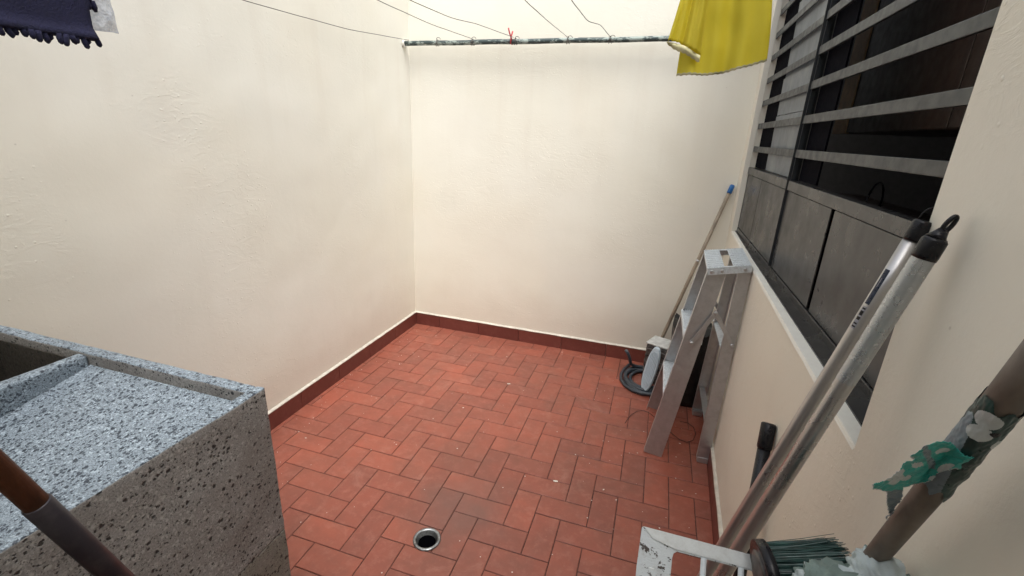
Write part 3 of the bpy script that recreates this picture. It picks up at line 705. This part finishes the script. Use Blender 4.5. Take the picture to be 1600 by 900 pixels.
# sticker on the left pole: dark blue strip, barcode block
camp = Vector((0, 0, 1.5))
def patch(parent, p0, p1, r, a0_, a1_, mats, name, n1=1, pick=None):
    d = (p1 - p0).normalized(); vw = (camp - (p0 + p1) / 2); vw = (vw - d * vw.dot(d)).normalized(); sd_ = d.cross(vw)
    na = 8; mb = MB(); vs = []
    for i in range(n1 + 1):
        q = p0.lerp(p1, i / n1)
        for j in range(na + 1):
            a_ = R(a0_ + (a1_ - a0_) * j / na); vs.append(q + (vw * math.cos(a_) + sd_ * math.sin(a_)) * r)
    for i in range(n1):
        for j in range(na):
            mb.add([], [], 0); mb.f.append([i * (na + 1) + j, i * (na + 1) + j + 1, (i + 1) * (na + 1) + j + 1, (i + 1) * (na + 1) + j]); mb.mi.append(pick(i, j) if pick else 0); mb.sm.append(True)
    mb.v = [tuple(v) for v in vs]
    return mb.build(name, mats, parent, fix=False)
def along(px_t): return a1 + (a0 - a1) * px_t
SG = 1
patch(bA, along(.040), along(.085), .01225, 18 * SG, 56 * SG, [M['sticker_blue'], M['sticker_white']], 'sticker', 12, lambda i, j: 1 if (j in (0, 7) or i in (0, 11)) and False else (1 if (3 <= i <= 5 and j == 4) else 0))
patch(bA, along(.088), along(.118), .01225, 18 * SG, 54 * SG, [M['sticker_white'], M['black']], 'barcode', 15, lambda i, j: 0 if (j in (0, 7) or i in (0, 9, 14)) else (1 if i % 2 or i in (4, 8) else 0))
# short black handle
bC = empty('dustpan_handle', (.33, .90, 0), 'short black handle with a flat topped grip standing behind the two silver poles', 'handle')
c1, c0 = Vector((.3790, 1.275, .768)), Vector((.325, .945, .03)); dC = (c1 - c0).normalized()
MB().tube([c0, c0.lerp(c1, .5), c1 - dC * .070], [.0145, .0155, .0165], 20).build('shaft', M['black'], bC)
MB().tube([c1 - dC * .071, c1 - dC * .066, c1 - dC * .003, c1, c1 + dC * .0005, c1 - dC * .002], [.0175, .0190, .0190, .0165, .0150, .0145], 24).build('grip', M['black'], bC)
mb = MB(); mb.box(c0 + Vector((-.02, -.03, -.01)), (.22, .18, .012), None, .003); mb.box(c0 + Vector((-.02, .055, .02)), (.22, .012, .06), None, .003); mb.build('pan', M['black'], bC)

# ---------------------------------------------------------------- brown tube with the flowered plastic bag
tk = empty('brown_pole', (.371, .949, 0), 'thick brown pole leaning on the right wall, wrapped in a torn flowered bag', 'pole')
k0, k1 = Vector((.3686, .925, .08)), Vector((.3205, .4515, 1.386))
MB().tube([k0.lerp(k1, t / 16) for t in range(17)], [.0108 + .0044 * max(0, (t / 16 - .55) / .45) for t in range(17)], 24).build('shaft', M['bark'], tk)
O = Vector((.3041, .5128, 1.1825)); eu = Vector((.9529, .3001, .0435)); ev = Vector((.0767, -.3775, .9228)); nn = Vector((.2934, -.876, -.3827))
outl = [(-0.0385, -0.0285), (-0.0318, -0.021), (-0.0245, 0.0048), (-0.0204, 0.0217), (-0.032, 0.0312), (-0.0293, 0.051), (-0.0077, 0.0573), (0.0188, 0.0347), (0.0384, 0.0241), (0.0436, 0.0157), (0.0429, -0.0037), (0.0367, -0.0013), (0.0201, -0.0098), (0.0244, -0.021), (0.0018, -0.0392), (0.0074, -0.0527), (0.0162, -0.0735), (0.0226, -0.1027), (0.0323, -0.1272), (0.0288, -0.1244), (0.0221, -0.1081), (0.0004, -0.0708), (-0.0121, -0.0476), (-0.0331, -0.0387)]
def inside(x, y, pl):
    r_ = False
    for i in range(len(pl)):
        (x1, y1), (x2, y2) = pl[i - 1], pl[i]
        if (y1 > y) != (y2 > y) and x < (x2 - x1) * (y - y1) / (y2 - y1) + x1: r_ = not r_
    return r_
petals_ = [(-0.0250, -0.0035, .0068), (-0.0285, -0.0150, .0066), (-0.0165, -0.0240, .0064), (-0.0090, -0.0165, .0066), (-0.0192, -0.013, .006), (-0.0112, 0.0109, .005), (-0.0198, 0.0181, .004), (-.004, .016, .004), (0.0239, 0.0024, .0082), (0.030, .004, .005), (.008, .045, .008), (-.002, .038, .006), (.023, -.0165, .0055)]
petals = petals_[:5] + [petals_[5], petals_[8], petals_[11], petals_[12]]
g_ = .0014; nx, ny = 66, 142; bagm = MB(); idx = {}; 
dK0 = (k1 - k0).normalized()
def fpt(u, v):
    w = .010 * noise.noise(Vector((u * 45, v * 45, 1))) + .006 * abs(noise.noise(Vector((u * 110, v * 60, 5)))) + .003 * noise.noise(Vector((u * 260, v * 200, 9)))
    w += -.25 * (u + .01) ** 2 * 8 if u > -.01 else .05 * (-.01 - u)
    p = O + eu * u + ev * v + nn * (w * .4 - .004); tc = (Vector((0, 0, 1.5)) - p).normalized(); lim = .0170 + abs(w) * .2
    for _ in range(24):
        q = p - k0; q -= dK0 * q.dot(dK0)
        if q.length >= lim: break
        p += tc * .0015
    return p
for i in range(nx):
    for j in range(ny):
        u, v = -.042 + i * g_, -.130 + j * g_
        uu, vv = u + g_ / 2, v + g_ / 2
        ju = .0009 * noise.noise(Vector((uu * 300, vv * 300, 3))); jv = .0009 * noise.noise(Vector((uu * 300, vv * 300, 8)))
        if not inside(uu + ju, vv + jv, outl): continue
        q = []
        for a_, b in ((i, j), (i + 1, j), (i + 1, j + 1), (i, j + 1)):
            if (a_, b) not in idx: idx[(a_, b)] = len(bagm.v); bagm.v.append(tuple(fpt(-.042 + a_ * g_, -.130 + b * g_)))
            q.append(idx[(a_, b)])
        wh = any((uu - p[0]) ** 2 + (vv - p[1]) ** 2 < p[2] ** 2 for p in petals)
        edge = not inside(uu, vv - .0016, outl)
        col_ = 1 if (wh or edge) else (2 if vv < -.045 or (abs(uu + vv * .8 - .012) < .0035 + .003 * noise.noise(Vector((uu * 90, vv * 90, 0))) and vv > 0) else 0)  # diagonal grey streak is a painted highlight; the low tail is frosted film
        bagm.f.append(q); bagm.mi.append(col_); bagm.sm.append(True)
fb = empty('plastic_bag', O, 'torn teal plastic bag with white flowers tied around the brown pole', 'bag')
o = bagm.build('flap', [M['teal'], M['film_white'], M['film_grey']], fb, fix=False)
sol = o.modifiers.new('s', 'SOLIDIFY'); sol.thickness = .0004
# tight wrap round the pole
pet3 = [(Vector((.3157, .4818, 1.2697)), .0100), (Vector((.3167, .4871, 1.2526)), .0095), (Vector((.3347, .4946, 1.2429)), .0080)]; dk = Vector((.3253, .4858, 1.2571))
wm = MB(); nl, na = 190, 150; dK = (k1 - k0).normalized(); fx = dK.cross(Vector((1, 0, 0))).normalized(); fy = dK.cross(fx)
tA = (1.145 - k0.z) / (k1.z - k0.z); tB = (1.302 - k0.z) / (k1.z - k0.z); vs = []
for i in range(nl + 1):
    q = k0.lerp(k1, tA + (tB - tA) * i / nl)
    for j in range(na):
        a_ = 2 * math.pi * j / na
        r_ = .0108 + .0044 * max(0, ((tA + (tB - tA) * i / nl) - .55) / .45) + .0013 + .0012 * noise.noise(Vector((math.cos(a_) * 1.3, math.sin(a_) * 1.3, i * .043))) + .0006 * noise.noise(Vector((math.cos(a_) * 5, math.sin(a_) * 5, i * .14)))
        vs.append(q + (fx * math.cos(a_) + fy * math.sin(a_)) * r_)
wm.v = [tuple(v) for v in vs]
for i in range(nl):
    for j in range(na):
        c_ = (Vector(vs[i * na + j]) + Vector(vs[(i + 1) * na + (j + 1) % na])) / 2
        t = i / nl; a_ = 2 * math.pi * j / na
        if t > .90 + .10 * noise.noise(Vector((math.cos(a_) * 1.5, math.sin(a_) * 1.5, 2))): continue
        if t < .10 + .14 * noise.noise(Vector((math.cos(a_) * 1.5, math.sin(a_) * 1.5, 6))): continue
        mi = 0
        if any((c_ - p).length < r_ for p, r_ in pet3): mi = 1
        if (c_ - dk).length < .0052: mi = 3
        if mi == 0 and (c_.x + (c_.z - 1.25) * .15) < .3120 + .0012 * noise.noise(c_ * 40): mi = 2
        wm.f.append([i * na + j, i * na + (j + 1) % na, (i + 1) * na + (j + 1) % na, (i + 1) * na + j]); wm.mi.append(mi); wm.sm.append(True)
M['teal_dark'] = simple('teal_film_over_brown', (.025, .075, .070), .35, var=.3, scale=25)
wm.build('wrap', [M['teal_dark'], M['film_white'], M['film_grey'], M['black']], fb)

# ---------------------------------------------------------------- white metal rack, broom head, rags
rk = empty('metal_rack', (.14, .62, 0), 'paint-splattered white metal rack with a square opening and thin round bars', 'rack')
r0 = Vector((.0497, .6555, .886)); rx = Vector((1, 0, .012)).normalized(); rv = Vector((0, -.690, -.724)).normalized(); rn = rx.cross(rv)
def rp(u, v, h=0): return r0 + rx * u + rv * v + rn * h
def slabp(mb, poly, th):
    n_ = len(poly); vs = [rp(u, v, 0) for u, v in poly] + [rp(u, v, th) for u, v in poly]
    return mb.add(vs, [list(range(n_)), [n_ + t for t in range(n_)][::-1]] + [[t, (t + 1) % n_, n_ + (t + 1) % n_, n_ + t] for t in range(n_)])
mb = MB(); slabp(mb, [(.0, .001), (.003, -.001), (.205, .0005), (.205, .0225), (.058, .0235), (.053, .027), (.0515, .034), (.0515, .26), (.003, .26), (-.001, .20), (.0006, .12), (-.0012, .06)], .0016)
o = mb.build('plate', M['enamel'], rk); bv = o.modifiers.new('b', 'BEVEL'); bv.width = .0006; bv.segments = 2
mb = MB(); slabp(mb, [(.003, -.0008), (.205, .0008), (.205, .020), (.055, .0205), (.020, .014)], .0012); 
for i_, v in enumerate(mb.v): mb.v[i_] = tuple(Vector(v) - rn * .0018 * (1 if rn.z > 0 else -1) * -1)
mb.build('top_strip', M['enamel_clean'], rk)
for u in (.0985, .1530, .196): MB().tube([rp(u, .022, .0005), rp(u, .10, .0005), rp(u, .26, .0005)], .0045, 12).build('bar', M['enamel'], rk)
slabp(MB(), [(.052, .245), (.205, .245), (.205, .26), (.052, .26)], .0016).build('bottom_strip', M['enamel'], rk)
for u, v in ((.022, .05), (.022, .24), (.190, .04), (.190, .24)):
    p = rp(u, v, .0); q = Vector((p.x, p.y, 0)); p.z -= .004
    MB().tube([q, p], .006, 10).build('leg', M['enamel_clean'], rk)
br = empty('hand_broom', (.22, .61, 0), 'broom head with a round dark block and stiff green bristles pointing at the wall', 'broom')
dc = Vector((.2285, .6080, .8985)); ax = Vector((.93, -.02, .30)).normalized(); ax = Vector((.96, .16, .20)).normalized()
mb = MB(); mb.tube([dc - ax * .009, dc - ax * .0075, dc + ax * .0055, dc + ax * .007], [.047, .0505, .0505, .048], 40); mb.build('block', M['black'], br)
MB().tube([dc - ax * .012, dc - ax * .0085], [.030, .038], 32).build('inner_plate', M['appl'], br)
hd = [dc - ax * .004 + Vector((0, 0, -.03)), dc + Vector((-.012, -.03, -.30)), Vector((.19, .56, .05))]
MB().tube(hd, .012, 14).build('handle', M['black'], br)
e1 = ax.cross(Vector((0, 0, 1))).normalized(); e2 = ax.cross(e1); bm_ = MB()
for q in range(3200):
    a_ = rng.uniform(0, 2 * math.pi); rr = .046 * math.sqrt(rng.random()); o_ = e1 * math.cos(a_) * rr + e2 * math.sin(a_) * rr
    L_ = .088 + rng.uniform(-.012, .016); sp = o_ * rng.uniform(.02, .12) + Vector((rng.gauss(0, .002), rng.gauss(0, .0025), rng.gauss(0, .0025)))
    p0 = dc + ax * .006 + o_; p1 = p0 + ax * L_ * .5 + sp * .4; p2 = p0 + ax * L_ + sp; w_ = .00055
    x_ = ax.cross(Vector((rng.uniform(-1, 1), 1, rng.uniform(-1, 1)))).normalized(); y_ = ax.cross(x_)
    vs = [p + (x_ * math.cos(t) + y_ * math.sin(t)) * w for p, w in ((p0, w_), (p1, w_), (p2, w_ * .7)) for t in (0, 2.1, 4.2)]
    bm_.add(vs, [[i * 3 + t, i * 3 + (t + 1) % 3, (i + 1) * 3 + (t + 1) % 3, (i + 1) * 3 + t] for i in (0, 1) for t in range(3)] + [[6, 7, 8]])
tag(bm_.build('bristles', M['bristle'], br), kind='stuff')
def rag(name, blobs, label, mats, seed):
    """crumpled cloth: merged lobes with sharp noise creases"""
    mb = MB()
    for c_, rad, mi in blobs:
        bm = bmesh.new(); bmesh.ops.create_icosphere(bm, subdivisions=5, radius=1)
        for v in bm.verts:
            d = v.co.normalized()
            n1 = 1 - abs(noise.noise(d * 1.6 + Vector((seed, 0, 0)))) * 2.2; n2 = 1 - abs(noise.noise(d * 3.6 + Vector((0, seed, 0)))) * 2
            fo = 1 - 2.2 * abs(math.sin((d.x * 2.2 + d.z * 3.4 + 1.4 * noise.noise(d * 1.5 + Vector((seed, 2, 0)))) * 3.4 + seed)); r_ = .90 + .12 * n1 + .055 * fo + .05 * n2 * .6 + .012 * noise.noise(d * 14)
            v.co = Vector(c_) + Vector((d.x * rad[0], d.y * rad[1], d.z * rad[2])) * r_
        bm.verts.index_update()
        vs = [v.co.copy() for v in bm.verts]; b = len(mb.v); mb.v += [tuple(v) for v in vs]
        for f in bm.faces:
            cc = f.calc_center_median(); k_ = mi
            if len(mats) > 1 and noise.noise(Vector((cc.x * 16, cc.y * 30, cc.z * 34)) + Vector((seed, 3, 1))) > (.14 if seed < 5 else .30): k_ = 1
            mb.f.append([v.index + b for v in f.verts]); mb.mi.append(k_); mb.sm.append(True)
        bm.free()
    return tag(mb.build(name, mats), label, 'cloth')
rag('cloth_rag', [((.300, .562, .944), (.058, .045, .042), 0), ((.340, .580, .968), (.034, .042, .040), 0), ((.275, .555, .930), (.042, .040, .040), 0)], 'crumpled grey-green rag draped over the bristles and the foot of the brown pole', [M['rag'], M['rag_light']], 4.2)
rag('cloth_rag', [((.357, .566, .962), (.026, .042, .036), 0)], 'small dark green rag bundle tucked against the right wall', [M['rag'], M['rag_light']], 9.1)

# ---------------------------------------------------------------- wooden pole in front of the sink
wp = empty('spade_handle', (-.462, .533, 0), 'worn varnished wooden pole in a dark metal socket, in front of the sink', 'handle')
w0, w1 = Vector((-.5073, .1858, 1.2052)), Vector((-.5007, .2365, 1.0294)); dW = (w1 - w0).normalized()
j_ = w0 + (w1 - w0) * .27
MB().tube([j_ - dW * .40, j_ - dW * .2, j_], .0098, 24).build('wooden_shaft', M['wood'], wp)
mb = MB(); mb.tube([j_ - dW * .001, j_ + dW * .0005, j_ + dW * .08, j_ + dW * .35], [.0102, .0112, .0110, .0106], 24); mb.build('socket', M['socket'], wp)
MB().tube([j_ + dW * .34, Vector((-.462, .52, .22))], .0100, 16).build('lower_shaft', M['socket'], wp)
mb = MB(); mb.box((-.462, .53, .13), (.17, .006, .25), Matrix.Rotation(R(-14), 3, 'X'), .002); mb.build('blade', M['socket'], wp)

# ---------------------------------------------------------------- drying pipe, lines, laundry
pp = empty('drying_pipe', (-.65, 3.05, 2.035), 'thin chipped dark green pipe across the back wall holding the clotheslines', 'pipe')
pts = [(XL + .002 + (xw(3.05) - XL - .004) * t / 40, 3.05 + .0012 * math.sin(t), 2.0265 + .0165 * t / 40 + .0012 * math.sin(t * .7)) for t in range(41)]
MB().tube(pts, .0150, 16).build('tube', M['pipe'], pp)
MB().tube([(XL - .001, 3.05, 2.0265), (XL + .012, 3.05, 2.0265)], .024, 16).build('wall_plug', M['white'], pp)
for x in (-1.494, -1.249, -.965, -.637, -.388, .09):
    for w_ in range(2):
        cc = Vector((x + .006 * w_, 3.05, 2.0265 + .0165 * (x - XL) / 2.19)); t_ = .25 * (-1) ** w_
        ringp = [cc + Vector((math.sin(t_) * .02 * math.sin(a_), .0175 * math.cos(a_), .0185 * math.sin(a_))) for a_ in [2 * math.pi * q / 20 for q in range(21)]]
        MB().tube(ringp, .0019, 6, False).build('wire_tie', M['wire'], pp)
    cc = Vector((x + .012, 3.035, 2.045)); lp = [cc + Vector((.014 * math.cos(a_) + .006, -.004, .012 * math.sin(a_))) for a_ in [2 * math.pi * q / 16 for q in range(14)]]
    MB().tube(lp, .0017, 6).build('wire_loop', M['wire'], pp)
cc = Vector((-.985, 3.034, 2.045))
mb = MB(); mb.tube([cc + Vector((0, .02, -.03)), cc, cc + Vector((-.012, -.008, .035)), cc + Vector((-.018, -.01, .058))], .0042, 6); mb.tube([cc + Vector((0, -.012, -.03)), cc + Vector((0, -.01, .005)), cc + Vector((.010, -.008, .04))], .0042, 6)
tag(mb.build('string_knot', M['red']), 'frayed red string knotted round the middle of the drying pipe', 'string')
lines = [
 ([(-1.695, 3.045, 2.045), (-1.70, 2.4, 1.985), (-1.70, 1.68, 1.957), (-1.69, .8, 1.98), (-1.68, YF, 2.08)], 'thin sagging wire clothesline nearest the left wall'),
 ([(-1.249, 3.045, 2.050), (-1.258, 2.5, 2.021), (-1.2596, 2.0, 2.014), (-1.25, .9, 2.02), (-1.24, YF, 2.09)], 'thin wire clothesline second from the left wall'),
 ([(-.975, 3.045, 2.055), (-1.05, 2.6, 2.042), (-1.075, 2.35, 2.016), (-1.1058, 2.0, 2.0096), (-1.085, .72, 2.02), (-1.08, YF, 2.09)], 'kinked wire clothesline starting at the red string knot'),
 ([(-.637, 3.045, 2.052), (-.615, 2.5, 2.016), (-.6002, 2.0, 1.995), (-.59, .9, 2.01), (-.58, YF, 2.08)], 'straight wire clothesline right of the red string knot'),
 ([(-.388, 3.045, 2.052), (-.405, 2.75, 2.055), (-.43, 2.5, 2.020), (-.4141, 2.0, 1.9895), (-.41, .9, 2.0), (-.40, YF, 2.08)], 'kinked wire clothesline closest to the yellow cloth'),
 ([(.09, 3.045, 2.055), (.095, 2.2, 2.03), (.10, 1.3, 2.015), (.10, .5, 2.03), (.10, YF, 2.09)], 'wire clothesline that carries the yellow cloth')]
for pl_, lb in lines:
    pts = []
    for a_, b in zip(pl_, pl_[1:]):
        a_ = Vector(a_); b = Vector(b); ns = max(4, int((b - a_).length / .05))
        pts += [a_.lerp(b, t / ns) + Vector((.0016 * noise.noise(Vector((t * .9, a_.y, 1))), 0, .0022 * noise.noise(Vector((t * .9, a_.y, 5))))) for t in range(ns)]
    pts.append(Vector(pl_[-1])); pts = smooth_path(pts, 1)
    tag(MB().tube(pts, .0017, 6).build('clothesline', M['wire']), lb, 'clothesline', 'wire clotheslines running from the pipe')
# yellow cloth: two layers over the line
yc = empty('yellow_cloth', (.1, 1.3, 2.02), 'yellow cloth with a scalloped cream hem hanging in front of the window', 'cloth')
def drape(name, xf, top, botf, y0, nx, nz, amp, mats, hem=.0, seed=0, parent=yc, s0=0, s1=1, yx=0.0):
    mb = MB(); vs = []
    for i in range(nx + 1):
        s_ = s0 + (s1 - s0) * i / nx
        for j in range(nz + 1):
            v = j / nz; zb = botf(s_); z = top + (zb - top) * v
            x = xf(s_, z)
            y = y0 + yx * s_ + amp * (.25 + .75 * v) * (math.sin(s_ * 11 + seed + v * 1.1) * .7 + .5 * math.sin(s_ * 23 + seed * 2 - v * .8)) + .004 * noise.noise(Vector((s_ * 5, z * 14, seed)))
            vs.append((x, y, z))
    w_ = nz + 1
    mb.v = [tuple(v) for v in vs]
    for i in range(nx):
        for j in range(nz):
            mb.f.append([i * w_ + j, (i + 1) * w_ + j, (i + 1) * w_ + j + 1, i * w_ + j + 1]); mb.mi.append(1 if hem and j >= nz - hem else 0); mb.sm.append(True)
    o = mb.build(name, mats, parent, fix=False); so_ = o.modifiers.new('s', 'SOLIDIFY'); so_.thickness = .0012; return o
def xr_(s_, z):
    t = min(1, max(0, (2.02 - z) / .37)); l = .008 - .004 * t; r_ = .168 + .026 * t
    bulge = .006 * math.sin(max(0, (1.82 - z)) * 14) if z < 1.82 else 0
    return l + (r_ - l) * s_ + bulge * s_
drape('back_layer', xr_, 2.018, lambda s_: 1.649 + .031 * max(0, (s_ - .35) / .65) ** 1.3 + .0022 * abs(math.sin(s_ * 52)), 1.305, 150, 70, .011, [M['yellow'], M['cream_rim']], 1, 1.0)
def xl_(s_, z):
    t = max(0, (1.86 - z)) / .14; l = -.002 - .024 * min(1.1, t) ** 1.1; return l + (.052 - l) * s_
drape('front_fold', xl_, 2.018, lambda s_: 1.722 - .030 * s_ ** 1.6 + .002 * abs(math.sin(s_ * 24)), 1.285, 60, 60, .007, [M['yellow'], M['cream_rim']], 0, 2.4)
mb = MB(); vs = []
for i in range(41):
    s_ = i / 40; z = 1.722 - .030 * s_ ** 1.6; x = -.0275 + (.0795) * s_
    for q in range(9):
        a_ = math.pi * q / 8; vs.append((x - .001, 1.282 - .0035 * math.sin(a_) + .006 * math.sin(s_ * 9), z - .001 - (.014 * math.sin(min(1, s_ * 2.2 + .12) * 1.57)) * (q / 8) - .0025 * abs(math.sin(s_ * 22)) * (q > 6)))
mb.add(vs, [[i * 9 + q, (i + 1) * 9 + q, (i + 1) * 9 + q + 1, i * 9 + q + 1] for i in range(40) for q in range(8)], 0, True)
o = mb.build('curled_hem', M['cream_rim'], yc, fix=False)
# navy fringed mat over the third line
nm = empty('bath_mat', (-1.085, .5, 2.02), 'dark navy chenille mat with finger fringe hanging in the top left corner', 'mat')
mb = MB(); vs = []; ny, nz = 60, 40; XM = -1.080
for i in range(ny + 1):
    for j in range(nz + 1):
        y = .716 - .55 * i / ny; v = j / nz; z = 2.02 - (2.02 - (1.634 - .018 * (i / ny) )) * v
        x = XM + .006 * math.sin(y * 17) * v + .003 * noise.noise(Vector((0, y * 20, z * 20))) + (.010 * max(0, v - .95) / .05)
        vs.append((x, y, z))
mb.add(vs, [[i * (nz + 1) + j, (i + 1) * (nz + 1) + j, (i + 1) * (nz + 1) + j + 1, i * (nz + 1) + j + 1] for i in range(ny) for j in range(nz)], 0, True)
o = mb.build('pile', M['navy'], nm); so_ = o.modifiers.new('s', 'SOLIDIFY'); so_.thickness = .010; so_.offset = 0
fr = MB()
for i in range(52):
    y = .714 - .0105 * i + rng.uniform(-.002, .002); zt = 1.636 - .018 * ((.716 - y) / .55); L_ = rng.uniform(.009, .018) * (.8 if rng.random() < .3 else 1)
    p = Vector((XM + .005 + rng.uniform(-.006, .006), y, zt)); lean = rng.uniform(-.004, .006)
    fr.tube([p, p + Vector((0, lean * .4, -L_ * .5)), p + Vector((rng.uniform(-.002, .002), lean, -L_)), p + Vector((0, lean, -L_ - .003))], [.0044, .0050, .0046, .0020], 8)
tag(fr.build('fringe', M['navy'], nm), kind='stuff')
fr = MB()   # back half of the mat, hanging shorter
mb = MB(); rough_box(mb, XM - .030, XM - .022, .25, .742, 1.706, 2.02, 0, 0, .003, cuts=10, amp=.002)
for i in range(46):
    y = .742 - .0105 * i; p = Vector((XM - .026, y, 1.708)); L_ = rng.uniform(.014, .022)
    mb.tube([p, p + Vector((0, .002, -L_ * .6)), p + Vector((0, .004, -L_))], [.005, .0058, .0026], 8)
mb.build('back_half', M['navy'], nm)
# clear plastic hanging behind the mat
mb = MB(); vs = []
for i in range(31):
    for j in range(41):
        s_, v = i / 30, j / 40; y = .60 + (.215) * s_; z = 2.0 - (2.0 - (1.652 + .012 * s_ + .004 * noise.noise(Vector((s_ * 8, 0, 0))))) * v
        y += -.035 * s_ * (1 - v)
        vs.append((-1.150 + .010 * math.sin(s_ * 14 + v * 2) + .006 * noise.noise(Vector((s_ * 6, v * 14, 3))), y, z))
mb.add(vs, [[i * 41 + j, (i + 1) * 41 + j, (i + 1) * 41 + j + 1, i * 41 + j + 1] for i in range(30) for j in range(40)], 0, True)
tag(mb.build('plastic_sheet', M['film'], fix=False), 'crinkled clear plastic sheet hanging beside the navy mat', 'sheet')

# ---------------------------------------------------------------- litter on the floor
w1_ = smooth_path([(-.002, 2.31, .003), (.005, 2.35, .006), (.0207, 2.4042, .008), (.055, 2.46, .012), (.0882, 2.4859, .012), (.125, 2.465, .010), (.1506, 2.4277, .006), (.19, 2.38, .004)], 2)
w2_ = smooth_path([(.19, 2.38, .004), (.2134, 2.3485, .006), (.25, 2.29, .008), (.2841, 2.2446, .006), (.32, 2.23, .004), (.3569, 2.2441, .008), (.3848, 2.3412, .012), (.372, 2.42, .014), (.3338, 2.4459, .01), (.29, 2.44, .005)], 2)
tag(MB().tube(w1_ + w2_, .0016, 6).build('loose_wire', M['black']), 'thin dark wire lying in loops on the tiles under the ladder', 'wire')
db = MB()
for q in range(230):
    while True:
        x, y = rng.uniform(XL + .05, xw(2) - .05), rng.uniform(.9, YB - .04)
        if rng.random() < .45: x = min(xw(y) - .03, xw(y) - abs(rng.gauss(0, .22))) if rng.random() < .5 else XL + .03 + abs(rng.gauss(0, .12))
        if (Vector((x, y, 0)) - DR).length > .07: break
    s_ = rng.uniform(.0012, .0034) * (1.8 if rng.random() < .08 else 1); a_ = rng.uniform(0, 3.1); el = rng.uniform(.5, 1.6)
    pts = [(x + s_ * math.cos(a_ + t) * (el if t in (0, 3.14) else 1), y + s_ * math.sin(a_ + t), .0008 + rng.uniform(0, .0006)) for t in (0, 1.4, 3.14, 4.6)]
    db.add(pts + [(x, y, .0024)], [[0, 1, 4], [1, 2, 4], [2, 3, 4], [3, 0, 4]])
tag(db.build('floor_debris', M['fleck']), kind='stuff')
pb = MB()
for (x, y), L_, a_ in (((-.7305, 2.4707), .020, .5), ((-.2675, 1.7283), .020, .2)):
    vs = []
    for i in range(7):
        t = i / 6 - .5; vs += [(x + L_ * t * math.cos(a_) + .0035 * math.sin(a_) * s_, y + L_ * t * math.sin(a_) - .0035 * math.cos(a_) * s_, .003 + .004 * abs(math.sin(i * 1.7 + s_))) for s_ in (-1, 1)]
    o = MB().add(vs, [[i * 2, i * 2 + 1, i * 2 + 3, i * 2 + 2] for i in range(6)]).build('paper_scrap', M['white'])
    tag(o, 'tiny curled white paper scrap on the tiles near the middle of the yard' if y > 2 else 'small pale folded scrap on the tiles right of the drain', 'scrap')
